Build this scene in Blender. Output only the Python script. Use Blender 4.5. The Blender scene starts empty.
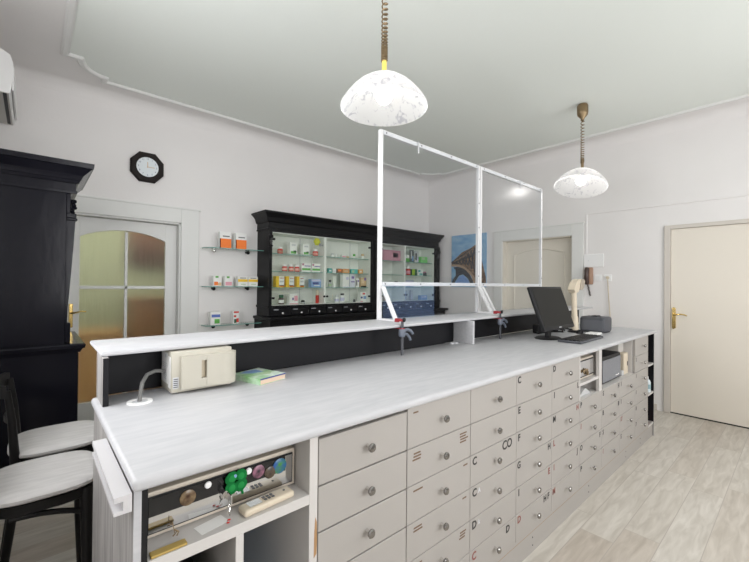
import bpy, bmesh, math, random
from mathutils import Vector, Matrix
random.seed(7)
PI = math.pi
S = bpy.context.scene
COL = S.collection

# ------------------------------------------------------------------ materials
MATS = {}
def _new(name):
    m = bpy.data.materials.new(name); m.use_nodes = True
    nt = m.node_tree; nt.nodes.clear()
    out = nt.nodes.new('ShaderNodeOutputMaterial')
    MATS[name] = m
    return m, nt, out
def _n(nt, t, **kw):
    n = nt.nodes.new(t)
    for k, v in kw.items():
        if k in n.inputs.keys() if hasattr(n.inputs, 'keys') else False: n.inputs[k].default_value = v
        else: setattr(n, k, v)
    return n
def c4(c): return (c[0], c[1], c[2], 1.0)
def mat(name, col, rough=0.5, metal=0.0, spec=0.5, bump=0.0, bscale=40.0, var=0.0, vscale=3.0, stretch=(1,1,1), col2=None, coat=0.0):
    if name in MATS: return MATS[name]
    m, nt, out = _new(name)
    b = nt.nodes.new('ShaderNodeBsdfPrincipled')
    b.inputs['Base Color'].default_value = c4(col)
    b.inputs['Roughness'].default_value = rough
    b.inputs['Metallic'].default_value = metal
    b.inputs['Specular IOR Level'].default_value = spec
    b.inputs['Coat Weight'].default_value = coat
    nt.links.new(b.outputs[0], out.inputs[0])
    if bump or var:
        tc = nt.nodes.new('ShaderNodeTexCoord'); mp = nt.nodes.new('ShaderNodeMapping')
        mp.inputs['Scale'].default_value = stretch
        nt.links.new(tc.outputs['Object'], mp.inputs[0])
    if var:
        no = nt.nodes.new('ShaderNodeTexNoise'); no.inputs['Scale'].default_value = vscale
        no.inputs['Detail'].default_value = 5
        nt.links.new(mp.outputs[0], no.inputs['Vector'])
        cr = nt.nodes.new('ShaderNodeValToRGB')
        c2 = col2 or tuple(max(0, x*(1-var)) for x in col)
        cr.color_ramp.elements[0].position = 0.32; cr.color_ramp.elements[1].position = 0.68
        cr.color_ramp.elements[0].color = c4(c2); cr.color_ramp.elements[1].color = c4(col)
        nt.links.new(no.outputs['Fac'], cr.inputs[0]); nt.links.new(cr.outputs[0], b.inputs['Base Color'])
    if bump:
        n2 = nt.nodes.new('ShaderNodeTexNoise'); n2.inputs['Scale'].default_value = bscale
        n2.inputs['Detail'].default_value = 3
        nt.links.new(mp.outputs[0], n2.inputs['Vector'])
        bp = nt.nodes.new('ShaderNodeBump'); bp.inputs['Strength'].default_value = bump; bp.inputs['Distance'].default_value = 0.004
        nt.links.new(n2.outputs['Fac'], bp.inputs['Height']); nt.links.new(bp.outputs[0], b.inputs['Normal'])
    return m
def glass_thin(name, tint, ior=1.45, haze=0.0, gloss=0.02):
    m, nt, out = _new(name)
    tr = nt.nodes.new('ShaderNodeBsdfTransparent'); tr.inputs[0].default_value = c4(tint)
    gl = nt.nodes.new('ShaderNodeBsdfGlossy'); gl.inputs['Roughness'].default_value = gloss
    lw = nt.nodes.new('ShaderNodeLayerWeight'); pw = nt.nodes.new('ShaderNodeMath'); pw.operation = 'POWER'; pw.inputs[1].default_value = 5.0
    f0 = ((ior-1)/(ior+1))**2
    fr = nt.nodes.new('ShaderNodeMath'); fr.operation = 'MULTIPLY_ADD'; fr.inputs[1].default_value = 1-f0; fr.inputs[2].default_value = f0
    nt.links.new(lw.outputs['Facing'], pw.inputs[0]); nt.links.new(pw.outputs[0], fr.inputs[0])
    mx = nt.nodes.new('ShaderNodeMixShader')
    nt.links.new(fr.outputs[0], mx.inputs[0]); nt.links.new(tr.outputs[0], mx.inputs[1]); nt.links.new(gl.outputs[0], mx.inputs[2])
    last = mx
    if haze:
        df = nt.nodes.new('ShaderNodeBsdfDiffuse'); df.inputs[0].default_value = (0.35, 0.50, 0.85, 1)
        m2 = nt.nodes.new('ShaderNodeMixShader'); m2.inputs[0].default_value = haze
        nt.links.new(mx.outputs[0], m2.inputs[1]); nt.links.new(df.outputs[0], m2.inputs[2]); last = m2
    nt.links.new(last.outputs[0], out.inputs[0])
    return m
def emit(name, col, strength):
    m, nt, out = _new(name)
    e = nt.nodes.new('ShaderNodeEmission'); e.inputs[0].default_value = c4(col); e.inputs[1].default_value = strength
    nt.links.new(e.outputs[0], out.inputs[0]); return m

WALL = mat("wall_paint", (0.80, 0.782, 0.776), 0.85, spec=0.2, bump=0.15, bscale=60, var=0.025, vscale=2)
CEIL = mat("ceiling_paint", (0.78, 0.815, 0.78), 0.9, spec=0.15, bump=0.12, bscale=50)
MOULD = mat('plaster_moulding', (0.74, 0.74, 0.73), 0.7, spec=0.2)
TRIMW = mat('door_trim_paint', (0.73, 0.735, 0.72), 0.5)
CREAM = mat('cream_door_paint', (0.74, 0.69, 0.61), 0.42, bump=0.05, bscale=8)
OLDDOOR = mat('old_door_paint', (0.72, 0.68, 0.60), 0.5)
FRAMEG = mat('steel_door_frame_paint', (0.60, 0.56, 0.51), 0.45)
WTOP = mat('worktop_white_grain', (0.515, 0.515, 0.53), 0.38, var=0.1, vscale=11, stretch=(0.8, 5, 5), col2=(0.45, 0.456, 0.474))
PANELG = mat('side_panel_grey_grain', (0.40, 0.385, 0.375), 0.5, var=0.4, vscale=8, stretch=(6, 6, 0.45), col2=(0.20, 0.19, 0.185))
DRAW = mat("drawer_laminate", (0.37, 0.35, 0.328), 0.45, spec=0.4)
CARC = mat('cabinet_laminate', (0.56, 0.54, 0.52), 0.5)
DARKGAP = mat('cabinet_shadow_gap', (0.06, 0.05, 0.045), 0.8)
EDGEBR = mat('brown_edge_band', (0.33, 0.22, 0.12), 0.6)
BLACK = mat('black_panel', (0.008, 0.008, 0.010), 0.5, spec=0.2)
LACQ = mat('black_lacquer', (0.006, 0.006, 0.010), 0.20, spec=0.17, bump=0.3, bscale=14, stretch=(1, 1, 0.35))
LACQ2 = mat('black_lacquer_wall_cabinet', (0.006, 0.006, 0.007), 0.4, spec=0.2, bump=0.1, bscale=30)
CHROME = mat('chrome', (0.75, 0.74, 0.72), 0.12, 1.0)
DARKREFL = mat('dark_polished_nickel', (0.30, 0.29, 0.28), 0.12, 1.0)  # knob cap tone: dark reflections in the metal painted as colour
BRASS = mat('brass', (0.80, 0.58, 0.22), 0.2, 1.0)
BRONZE = mat('aged_brass', (0.26, 0.19, 0.11), 0.4, 0.8)
YELLOWP = mat('yellow_sleeve', (0.75, 0.62, 0.15), 0.4)
WHITEP = mat('white_plastic', (0.84, 0.84, 0.84), 0.4)
FRAMEW = mat('white_coated_profile', (0.74, 0.74, 0.75), 0.35)
BEIGE = mat('beige_plastic', (0.48, 0.455, 0.385), 0.42)
BEIGE2 = mat('beige_plastic_dark', (0.50, 0.43, 0.32), 0.5)
CREAMP = mat('cream_plastic', (0.62, 0.54, 0.42), 0.45)
GREYP = mat('grey_plastic', (0.075, 0.078, 0.088), 0.5, spec=0.3)
BLKP = mat('black_plastic', (0.010, 0.010, 0.011), 0.45, spec=0.25)
SCREEN = mat('dark_screen', (0.014, 0.014, 0.013), 0.5, spec=0.15)
INTW = mat('cabinet_interior_white', (0.80, 0.81, 0.78), 0.6)
SEAT = mat('pale_seat_cover', (0.60, 0.585, 0.575), 0.55, var=0.15, vscale=6, stretch=(2, 9, 2), bump=0.05)
CHWOOD = mat('black_stained_wood', (0.008, 0.0075, 0.0075), 0.42, spec=0.25)
PAPER = mat('paper', (0.82, 0.82, 0.80), 0.7)
GLASS = glass_thin('shelf_glass', (0.93, 0.975, 0.95))
GEDGE = mat('glass_green_edge', (0.16, 0.36, 0.32), 0.15)
PLEXI = glass_thin('clear_plexiglass', (0.965, 0.972, 0.98), 1.15, gloss=0.3)
PLEXI2 = glass_thin('bluish_plexiglass', (0.86, 0.91, 0.97), 1.22, haze=0.05, gloss=0.2)
DOORGL = glass_thin('cabinet_door_glass', (0.965, 0.98, 0.965), 1.3)
def col(r, g, b, rough=0.5, name=None):
    return mat(name or 'print_%02x%02x%02x' % (int(r*255), int(g*255), int(b*255)), (r, g, b), rough)
RED = col(.58, .035, .025); ORANGE = col(.90, .20, .02); YEL = col(.80, .52, .02); GREEN = col(.12, .42, .08); DGREEN = col(.03, .12, .06)
BLUE = col(.10, .17, .50); LBLUE = col(.22, .36, .62); PINK = col(.75, .35, .42); MAUVE = col(.45, .20, .28); TEAL = col(.08, .42, .40)
BROWN = col(.28, .13, .06); LGREY = col(.55, .56, .58); INK = col(.02, .02, .02); REDINK = col(.25, .075, .06); TAN = col(.62, .44, .26)
PALEG = col(.45, .60, .38); VIOLET = col(.20, .14, .38); LILAC = col(.55, .55, .72); NAVY = col(.05, .07, .25)

# floor: pale wood look planks
m, nt, out = _new('floor_planks'); FLOOR = m
b = nt.nodes.new('ShaderNodeBsdfPrincipled'); b.inputs['Roughness'].default_value = 0.42
tc = nt.nodes.new('ShaderNodeTexCoord'); mp = nt.nodes.new('ShaderNodeMapping')
mp.inputs['Location'].default_value = (-0.445, -0.015, 0)
br = nt.nodes.new('ShaderNodeTexBrick')
br.inputs['Scale'].default_value = 1.0; br.inputs['Brick Width'].default_value = 1.04; br.inputs['Row Height'].default_value = 0.1665
br.inputs['Mortar Size'].default_value = 0.0022; br.inputs['Mortar Smooth'].default_value = 0.3
br.offset = 0.178; br.offset_frequency = 2
br.inputs['Color1'].default_value = (0, 0, 0, 1); br.inputs['Color2'].default_value = (1, 1, 1, 1); br.inputs['Mortar'].default_value = (0.5, 0.5, 0.5, 1)
nt.links.new(tc.outputs['Object'], mp.inputs[0]); nt.links.new(mp.outputs[0], br.inputs['Vector'])
r1 = nt.nodes.new('ShaderNodeValToRGB')
r1.color_ramp.elements[0].color = (0.52, 0.465, 0.405, 1); r1.color_ramp.elements[1].color = (0.63, 0.60, 0.55, 1)
e = r1.color_ramp.elements.new(0.45); e.color = (0.60, 0.565, 0.51, 1)
nt.links.new(br.outputs['Color'], r1.inputs[0])
mp2 = nt.nodes.new('ShaderNodeMapping'); mp2.inputs['Scale'].default_value = (1.3, 8, 1)
nt.links.new(tc.outputs['Object'], mp2.inputs[0])
ad = nt.nodes.new('ShaderNodeVectorMath'); ad.operation = 'ADD'
nt.links.new(mp2.outputs[0], ad.inputs[0])
sc_ = nt.nodes.new('ShaderNodeVectorMath'); sc_.operation = 'SCALE'; sc_.inputs['Scale'].default_value = 7.0
nt.links.new(br.outputs['Color'], sc_.inputs[0]); nt.links.new(sc_.outputs[0], ad.inputs[1])
no = nt.nodes.new('ShaderNodeTexNoise'); no.inputs['Scale'].default_value = 3.4; no.inputs['Detail'].default_value = 7; no.inputs['Distortion'].default_value = 0.8
nt.links.new(ad.outputs[0], no.inputs['Vector'])
r2 = nt.nodes.new('ShaderNodeValToRGB'); r2.color_ramp.elements[0].position = 0.3; r2.color_ramp.elements[1].position = 0.7
r2.color_ramp.elements[0].color = (0.78, 0.76, 0.735, 1); r2.color_ramp.elements[1].color = (1.06, 1.06, 1.06, 1)
nt.links.new(no.outputs['Fac'], r2.inputs[0])
mu = nt.nodes.new('ShaderNodeMix'); mu.data_type = 'RGBA'; mu.blend_type = 'MULTIPLY'; mu.inputs[0].default_value = 1.0
nt.links.new(r1.outputs[0], mu.inputs[6]); nt.links.new(r2.outputs[0], mu.inputs[7])
mm = nt.nodes.new('ShaderNodeMix'); mm.data_type = 'RGBA'; mm.inputs[7].default_value = (0.42, 0.38, 0.34, 1)
nt.links.new(br.outputs['Fac'], mm.inputs[0]); nt.links.new(mu.outputs[2], mm.inputs[6])
nt.links.new(mm.outputs[2], b.inputs['Base Color']); nt.links.new(b.outputs[0], out.inputs[0])

# opal lamp glass (mottled)
m, nt, out = _new('opal_lamp_glass'); OPAL = m
tc = nt.nodes.new('ShaderNodeTexCoord'); no = nt.nodes.new('ShaderNodeTexNoise'); no.inputs['Scale'].default_value = 22; no.inputs['Detail'].default_value = 4; no.inputs['Distortion'].default_value = 1.5
nt.links.new(tc.outputs['Object'], no.inputs['Vector'])
cr = nt.nodes.new('ShaderNodeValToRGB'); cr.color_ramp.elements[0].position = 0.33; cr.color_ramp.elements[1].position = 0.45
cr.color_ramp.elements[0].color = (0.66, 0.66, 0.69, 1); cr.color_ramp.elements[1].color = (0.9, 0.9, 0.9, 1)
nt.links.new(no.outputs['Fac'], cr.inputs[0])
df = nt.nodes.new('ShaderNodeBsdfDiffuse'); tl = nt.nodes.new('ShaderNodeBsdfTranslucent'); mx = nt.nodes.new('ShaderNodeMixShader'); mx.inputs[0].default_value = 0.86
nt.links.new(cr.outputs[0], df.inputs[0]); nt.links.new(cr.outputs[0], tl.inputs[0])
nt.links.new(df.outputs[0], mx.inputs[1]); nt.links.new(tl.outputs[0], mx.inputs[2]); nt.links.new(mx.outputs[0], out.inputs[0])
BULB = emit('bulb_glow', (1.0, 0.96, 0.93), 46)

# patterned frosted glass of the hall door
m, nt, out = _new('patterned_frosted_glass'); FROST = m
b = nt.nodes.new('ShaderNodeBsdfPrincipled'); b.inputs['Transmission Weight'].default_value = 1.0; b.inputs['Roughness'].default_value = 0.34; b.inputs['IOR'].default_value = 1.25
b.inputs['Base Color'].default_value = (0.93, 0.95, 0.9, 1)
tc = nt.nodes.new('ShaderNodeTexCoord'); mp = nt.nodes.new('ShaderNodeMapping'); mp.inputs['Scale'].default_value = (26, 26, 3)
nt.links.new(tc.outputs['Object'], mp.inputs[0])
no = nt.nodes.new('ShaderNodeTexNoise'); no.inputs['Scale'].default_value = 1.0
nt.links.new(mp.outputs[0], no.inputs['Vector'])
bp = nt.nodes.new('ShaderNodeBump'); bp.inputs['Strength'].default_value = 0.5; bp.inputs['Distance'].default_value = 0.01
nt.links.new(no.outputs['Fac'], bp.inputs['Height']); nt.links.new(bp.outputs[0], b.inputs['Normal'])
nt.links.new(b.outputs[0], out.inputs[0])

# ------------------------------------------------------------------ mesh builder
class B:
    def __init__(s): s.bm = bmesh.new(); s.lay = s.bm.faces.layers.int.new('done')
    def _fin(s, mi):
        L_ = s.bm.faces.layers.int['done']
        for f in s.bm.faces:
            if not f[L_]: f.material_index = mi; f[L_] = 1
    def box(s, x0, x1, y0, y1, z0, z1, bev=0.0, seg=2, mi=0, mtx=None):
        M_ = Matrix.Translation(((x0+x1)/2, (y0+y1)/2, (z0+z1)/2)) @ Matrix.Diagonal((abs(x1-x0), abs(y1-y0), abs(z1-z0), 1))
        r = bmesh.ops.create_cube(s.bm, size=1.0, matrix=M_)
        vs = r['verts']
        if bev:
            es = list({e for v in vs for e in v.link_edges})
            bv = bmesh.ops.bevel(s.bm, geom=es, offset=min(bev, 0.45*min(abs(x1-x0), abs(y1-y0), abs(z1-z0))), segments=seg, affect='EDGES', profile=0.5)
            vs = [v for v in bv['verts']]
            L_ = s.bm.faces.layers.int['done']; vs = list({v for f in s.bm.faces if not f[L_] for v in f.verts})
        if mtx is not None: bmesh.ops.transform(s.bm, matrix=mtx, verts=vs)
        s._fin(mi); return s
    def poly(s, pts, mi=0):
        s.bm.faces.new([s.bm.verts.new(p) for p in pts]); s._fin(mi); return s
    def prism(s, pts, axis, a0, a1, mi=0, mtx=None):
        """pts 2D polygon in the two other axes (order: x<y<z without axis)"""
        def mk(p, a):
            if axis == 'x': return (a, p[0], p[1])
            if axis == 'y': return (p[0], a, p[1])
            return (p[0], p[1], a)
        v0 = [s.bm.verts.new(mk(p, a0)) for p in pts]; v1 = [s.bm.verts.new(mk(p, a1)) for p in pts]
        n = len(pts)
        fs = [s.bm.faces.new(v0), s.bm.faces.new(list(reversed(v1)))]
        for i in range(n): fs.append(s.bm.faces.new([v0[i], v1[i], v1[(i+1) % n], v0[(i+1) % n]]))
        if mtx is not None: bmesh.ops.transform(s.bm, matrix=mtx, verts=v0+v1)
        bmesh.ops.recalc_face_normals(s.bm, faces=fs)
        s._fin(mi); return s
    def loft(s, rings, mi=0, cap=True, closed=True):
        R_ = [[s.bm.verts.new(p) for p in r] for r in rings]
        n = len(R_[0]); fs = []
        for a, c in zip(R_[:-1], R_[1:]):
            for i in range(n if closed else n-1):
                fs.append(s.bm.faces.new([a[i], a[(i+1) % n], c[(i+1) % n], c[i]]))
        if cap: fs.append(s.bm.faces.new(list(reversed(R_[0])))); fs.append(s.bm.faces.new(R_[-1]))
        bmesh.ops.recalc_face_normals(s.bm, faces=fs)
        s._fin(mi); return s
    def lathe(s, prof, c=(0, 0, 0), axis='z', seg=24, mi=0, cap=False):
        rings = []
        for r, h in prof:
            r = max(r, 1e-5)
            ring = []
            for k in range(seg):
                a = 2*PI*k/seg; u, v = r*math.cos(a), r*math.sin(a)
                p = (u, v, h) if axis == 'z' else ((u, h, v) if axis == 'y' else (h, u, v))
                ring.append((c[0]+p[0], c[1]+p[1], c[2]+p[2]))
            rings.append(ring)
        return s.loft(rings, mi, cap=cap)
    def tube(s, pts, r, seg=8, mi=0):
        P = [Vector(p) for p in pts]; n = len(P); rings = []
        rr = r if isinstance(r, (list, tuple)) else [r]*n
        up = None
        for i in range(n):
            t = (P[min(i+1, n-1)] - P[max(i-1, 0)]).normalized()
            if up is None: up = Vector((0, 0, 1)) if abs(t.z) < 0.9 else Vector((1, 0, 0))
            a = (up - t*up.dot(t))
            if a.length < 1e-6: a = t.orthogonal()
            a.normalize(); up = a; c = t.cross(a)
            rings.append([tuple(P[i] + (a*math.cos(2*PI*k/seg) + c*math.sin(2*PI*k/seg))*rr[i]) for k in range(seg)])
        return s.loft(rings, mi)
    def ball(s, c, r, mi=0, sc=(1, 1, 1), seg=12):
        bmesh.ops.create_uvsphere(s.bm, u_segments=seg, v_segments=max(6, seg//2), radius=r, matrix=Matrix.Translation(c) @ Matrix.Diagonal((*sc, 1)))
        s._fin(mi); return s
    def bar(s, p0, p1, w, d, mi=0, up=(0, 0, 1), bev=0.0):
        p0, p1 = Vector(p0), Vector(p1); t = (p1-p0).normalized(); u = Vector(up)
        a = (u - t*u.dot(t)).normalized(); c = t.cross(a)
        rings = [[tuple(q + a*sx*w/2 + c*sy*d/2) for sx, sy in ((-1, -1), (1, -1), (1, 1), (-1, 1))] for q in (p0, p1)]
        return s.loft(rings, mi)
    def xf(s, mtx):
        bmesh.ops.transform(s.bm, matrix=mtx, verts=s.bm.verts[:]); return s
    def build(s, name, mats, parent=None, smooth=False, local=False):
        if not isinstance(mats, (list, tuple)): mats = [mats]
        if parent is not None and not local:
            o_ = WORLD.get(parent.name, Vector((0, 0, 0)))
            bmesh.ops.translate(s.bm, vec=-o_, verts=s.bm.verts[:])
        s.bm.faces.layers.int.remove(s.bm.faces.layers.int['done'])
        me = bpy.data.meshes.new(name); s.bm.to_mesh(me); s.bm.free()
        for m_ in mats: me.materials.append(m_)
        if smooth:
            for p in me.polygons: p.use_smooth = True
            me.set_sharp_from_angle(angle=math.radians(38))
        o = bpy.data.objects.new(name, me); COL.objects.link(o)
        if parent is not None: o.parent = parent; WORLD[o.name] = WORLD.get(parent.name, Vector((0, 0, 0)))
        return o
WORLD = {}
def tag(o, label=None, cat=None, group=None, kind=None):
    if label: o['label'] = label
    if cat: o['category'] = cat
    if group: o['group'] = group
    if kind: o['kind'] = kind
    return o
def thing(name, label, cat, loc, group=None):
    o = bpy.data.objects.new(name, None); COL.objects.link(o); o.location = loc; o.empty_display_size = 0.05
    WORLD[o.name] = Vector(loc)
    return tag(o, label, cat, group)
def solo(bld, name, mats, label, cat, group=None, smooth=False, origin=None):
    """a thing that is one mesh, origin at its base"""
    if origin is not None: bmesh.ops.translate(bld.bm, vec=-Vector(origin), verts=bld.bm.verts[:])
    o = bld.build(name, mats, None, smooth)
    if origin is not None: o.location = origin; WORLD[o.name] = Vector(origin)
    return tag(o, label, cat, group)
def struct(bld, name, mats, parent=None, smooth=False):
    o = bld.build(name, mats, parent, smooth)
    if parent is None: o['kind'] = 'structure'
    return o
def copy_tree(o, parent=None):
    c = o.copy(); COL.objects.link(c)
    if parent is not None: c.parent = parent
    for ch in list(o.children): copy_tree(ch, c)
    return c
def sub(parent, o):
    o.parent = parent; return o

# text -> mesh facing -Y (reads along +X), cached
_txt = {}
def text_mesh(body, size, bold=0.0):
    k = (body, size, bold)
    if k in _txt: return _txt[k]
    cu = bpy.data.curves.new('letter', 'FONT'); cu.body = body; cu.size = size; cu.extrude = 0.0004; cu.offset = bold
    cu.resolution_u = 3; cu.align_x = 'CENTER'; cu.align_y = 'CENTER'
    o = bpy.data.objects.new('letter', cu); COL.objects.link(o)
    dg = bpy.context.evaluated_depsgraph_get(); dg.update()
    me = bpy.data.meshes.new_from_object(o.evaluated_get(dg))
    bpy.data.objects.remove(o); bpy.data.curves.remove(cu)
    me.transform(Matrix.Rotation(PI/2, 4, 'X'))
    me.materials.clear()
    _txt[k] = me; return me
def letter(body, x, y, z, size, m_, parent, bold=0.0012, name='letter', rot=None):
    me = text_mesh(body, size, bold).copy(); me.materials.append(m_)
    o = bpy.data.objects.new(name, me); COL.objects.link(o)
    o.parent = parent
    o.location = Vector((x, y, z)) - WORLD.get(parent.name, Vector((0, 0, 0)))
    if rot: o.rotation_euler = rot
    WORLD[o.name] = Vector((x, y, z))
    return o

# ------------------------------------------------------------------ room
XL, XR, YB, YF, HC = -0.33, 5.205, 4.42, -1.40, 3.164
T = 0.15
bl = B(); bl.box(XL-T, XR+T, YF-T, YB+T, -0.1, 0.0); struct(bl, 'floor', FLOOR)

D1 = (0.20, 1.17, 2.005)       # hall door opening in the back wall
bl = B(); bl.box(XL-T, D1[0], YB, YB+T, 0, HC).box(D1[1], XR+T, YB, YB+T, 0, HC).box(D1[0], D1[1], YB, YB+T, D1[2], HC); struct(bl, 'wall_back', WALL)
D2 = (2.00, 2.985, 2.025)      # old cream door in the right wall
D3 = (0.14, 1.03, 2.045)       # flush door in the right wall
bl = B(); bl.box(XR, XR+T, YF-T, D3[0], 0, HC).box(XR, XR+T, D3[1], D2[0], 0, HC).box(XR, XR+T, D2[1], YB, 0, HC)
bl.box(XR, XR+T, D3[0], D3[1], D3[2], HC).box(XR, XR+T, D2[0], D2[1], D2[2], HC); struct(bl, 'wall_right', WALL)
W3, W3Z = (0.95, 2.55), (1.15, 2.80)   # left wall opening beside the camera, assumed and added for its light
bl = B(); bl.box(XL-T, XL, YF-T, W3[0], 0, HC).box(XL-T, XL, W3[1], YB, 0, HC).box(XL-T, XL, W3[0], W3[1], 0, W3Z[0]).box(XL-T, XL, W3[0], W3[1], W3Z[1], HC); struct(bl, 'wall_left', WALL)
bl = B()
for y0, y1 in ((W3[0], W3[0]+.06), (W3[1]-.06, W3[1]), ((W3[0]+W3[1])/2-.04, (W3[0]+W3[1])/2+.04)): bl.box(XL-.10, XL-.04, y0, y1, W3Z[0], W3Z[1], .005)
for z0, z1 in ((W3Z[0], W3Z[0]+.06), (W3Z[1]-.06, W3Z[1]), (2.12, 2.18)): bl.box(XL-.10, XL-.04, W3[0], W3[1], z0, z1, .005)
struct(bl, 'window_3', TRIMW)
W1, W2, WZ = (0.35, 1.85), (2.75, 4.25), (0.90, 2.65)  # unseen windows behind the camera, assumed and added to light the room
bl = B(); bl.box(XL, W1[0], YF-T, YF, 0, HC).box(W1[1], W2[0], YF-T, YF, 0, HC).box(W2[1], XR, YF-T, YF, 0, HC)
for w in (W1, W2): bl.box(w[0], w[1], YF-T, YF, 0, WZ[0]).box(w[0], w[1], YF-T, YF, WZ[1], HC)
struct(bl, 'wall_front', WALL)
for i, w in enumerate((W1, W2)):
    bl = B()
    for x0, x1 in ((w[0], w[0]+.06), (w[1]-.06, w[1]), ((w[0]+w[1])/2-.04, (w[0]+w[1])/2+.04)): bl.box(x0, x1, YF-.10, YF-.04, WZ[0], WZ[1], .005)
    for z0, z1 in ((WZ[0], WZ[0]+.06), (WZ[1]-.06, WZ[1]), (2.05, 2.11)): bl.box(w[0], w[1], YF-.10, YF-.04, z0, z1, .005)
    struct(bl, 'window_%d' % (i+1), TRIMW)
# cove between walls and ceiling
bl = B(); r = 0.10
def cove(p0, p1, n):
    rings = []
    for p in (p0, p1):
        ring = [(p[0], p[1], HC), (p[0], p[1], HC-r)]
        for k in range(7):
            a = PI/2*k/6
            d = r*(1-math.cos(a)); h = HC-r+r*math.sin(a)
            ring.append((p[0]+n[0]*d, p[1]+n[1]*d, h))
        rings.append(ring)
    bl.loft(rings)
cove((XL, YB), (XR, YB), (0, -1)); cove((XR, YF), (XR, YB), (-1, 0)); cove((XL, YF), (XL, YB), (1, 0))
struct(bl, 'trim_2', WALL, smooth=True)
# ceiling moulding with notched corners
def arc(c, r_, a0, a1, n=7): return [(c[0]+r_*math.cos(math.radians(a0+(a1-a0)*k/n)), c[1]+r_*math.sin(math.radians(a0+(a1-a0)*k/n))) for k in range(n+1)]
xl, xr, yb, yf = 0.168, 4.935, 4.15, -1.1
path = [(xl, yf), (xl, 3.845), (0.262, 3.845)] + [(0.272, 3.90), (0.293, 3.96), (0.325, 4.01), (0.368, 4.045), (0.41, 4.065), (0.452, 4.072)] + [(0.452, yb), (4.66, yb)]
path += [(4.66, 4.095), (4.70, 4.085), (4.75, 4.06), (4.80, 4.02), (4.84, 3.97), (4.855, 3.90), (xr, 3.895), (xr, yf)]
def sweep2d(path, w, z0, z1):
    n = len(path); L, R_ = [], []
    for i in range(n):
        p = Vector(path[i]); a = Vector(path[max(i-1, 0)]); c = Vector(path[min(i+1, n-1)])
        d0 = (p-a).normalized() if i else (c-p).normalized(); d1 = (c-p).normalized() if i < n-1 else d0
        n0 = Vector((-d0.y, d0.x)); n1 = Vector((-d1.y, d1.x)); nn = (n0+n1)
        nn = nn.normalized() if nn.length > 1e-6 else n0
        k = 1/max(0.5, nn.dot(n0)); L.append(p+nn*w/2*k); R_.append(p-nn*w/2*k)
    rings = [[(L[i].x, L[i].y, z1), (L[i].x, L[i].y, (z0+z1)/2), ((L[i].x+path[i][0])/2, (L[i].y+path[i][1])/2, z0), ((R_[i].x+path[i][0])/2, (R_[i].y+path[i][1])/2, z0), (R_[i].x, R_[i].y, (z0+z1)/2), (R_[i].x, R_[i].y, z1)] for i in range(n)]
    return rings
bl = B(); bl.loft(sweep2d(path, 0.055, HC-0.022, HC+0.002)); struct(bl, 'trim_1', MOULD)
# ceiling: painted field inside the moulding, wall paint around it
bl = B(); bl.box(XL-T, XR+T, YF-T, YB+T, HC, HC+0.1, mi=0); bl.prism(path, 'z', HC-.003, HC+.001, mi=1); struct(bl, 'ceiling', [WALL, CEIL])
# baseboards
bl = B(); bl.box(XR-.015, XR, D3[1]+.06, 1.86, 0, .07, .004).box(XR-.015, XR, 3.12, YB, 0, .07, .004); struct(bl, 'baseboard_right', FRAMEG)

# hall behind the glass door
bl = B(); bl.box(-.9, 2.6, YB+T, 6.1, -.1, 0); struct(bl, 'floor_hall', FLOOR)
bl = B(); bl.box(-.9, 2.6, 5.95, 6.1, 0, 2.8).box(-.95, -.9, YB+T, 6.1, 0, 2.8).box(2.6, 2.65, YB+T, 6.1, 0, 2.8); struct(bl, 'wall_hall', col(.47, .50, .33, .8))
bl = B(); bl.box(-.9, 2.6, YB+T, 6.1, 2.8, 2.85); struct(bl, 'ceiling_hall', CEIL)
WOOD = mat('warm_brown_wood', (.42, .20, .07), .5, var=.3, vscale=5, stretch=(3, 3, .4)); WOODL = mat('orange_wood', (.72, .40, .16), .5, var=.2, vscale=5, stretch=(3, 3, .4))
t = thing('hall_cupboard', 'dark brown wooden cupboard blurred behind the right glass panes of the white door', 'cupboard', (1.17, 5.3, 0))
bl = B(); bl.box(.86, 1.48, 5.15, 5.5, .06, 1.15, .01); bl.build('body', WOOD, t)
bl = B(); bl.box(.84, 1.50, 5.13, 5.52, 1.15, 1.19, .008); bl.build('top', WOOD, t)
for x0, x1 in ((.88, 1.16), (1.18, 1.46)):
    bl = B(); bl.box(x0, x1, 5.132, 5.15, .12, 1.1, .006); bl.build('door', WOOD, t)
bl = B(); bl.box(.88, 1.46, 5.17, 5.5, 0, .06); bl.build('plinth', BLACK, t)
t = thing('hall_bench', 'orange wooden bench chest blurred behind the lower glass of the white door', 'bench', (.6, 5.3, 0))
bl = B(); bl.box(.2, .81, 5.2, 5.55, .05, .78, .01); bl.build('body', WOODL, t)
bl = B(); bl.box(.18, .825, 5.18, 5.57, .78, .82, .008); bl.build('lid', WOODL, t)
for x in (.25, .76):
    bl = B(); bl.box(x-.03, x+.03, 5.22, 5.53, 0, .05); bl.build('foot', WOODL, t)
# curtain: folded brown cloth hung on the hall wall
bl = B(); pts = []
n = 28
for k in range(n+1):
    x = .92+.50*k/n; pts.append((x, 5.88+.03*math.sin(k*1.6)))
ring0 = [(p[0], p[1], 1.58) for p in pts] ; ring1 = [(p[0], p[1], 2.45) for p in pts]
bl.loft([ring0, ring1], cap=False, closed=False)
o = solo(bl, 'hall_curtain', mat('brown_curtain', (.30, .15, .09), .9), 'brown hanging curtain blurred behind the upper right pane of the white door', 'curtain', smooth=True)
md = o.modifiers.new('thick', 'SOLIDIFY'); md.thickness = .006

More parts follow.
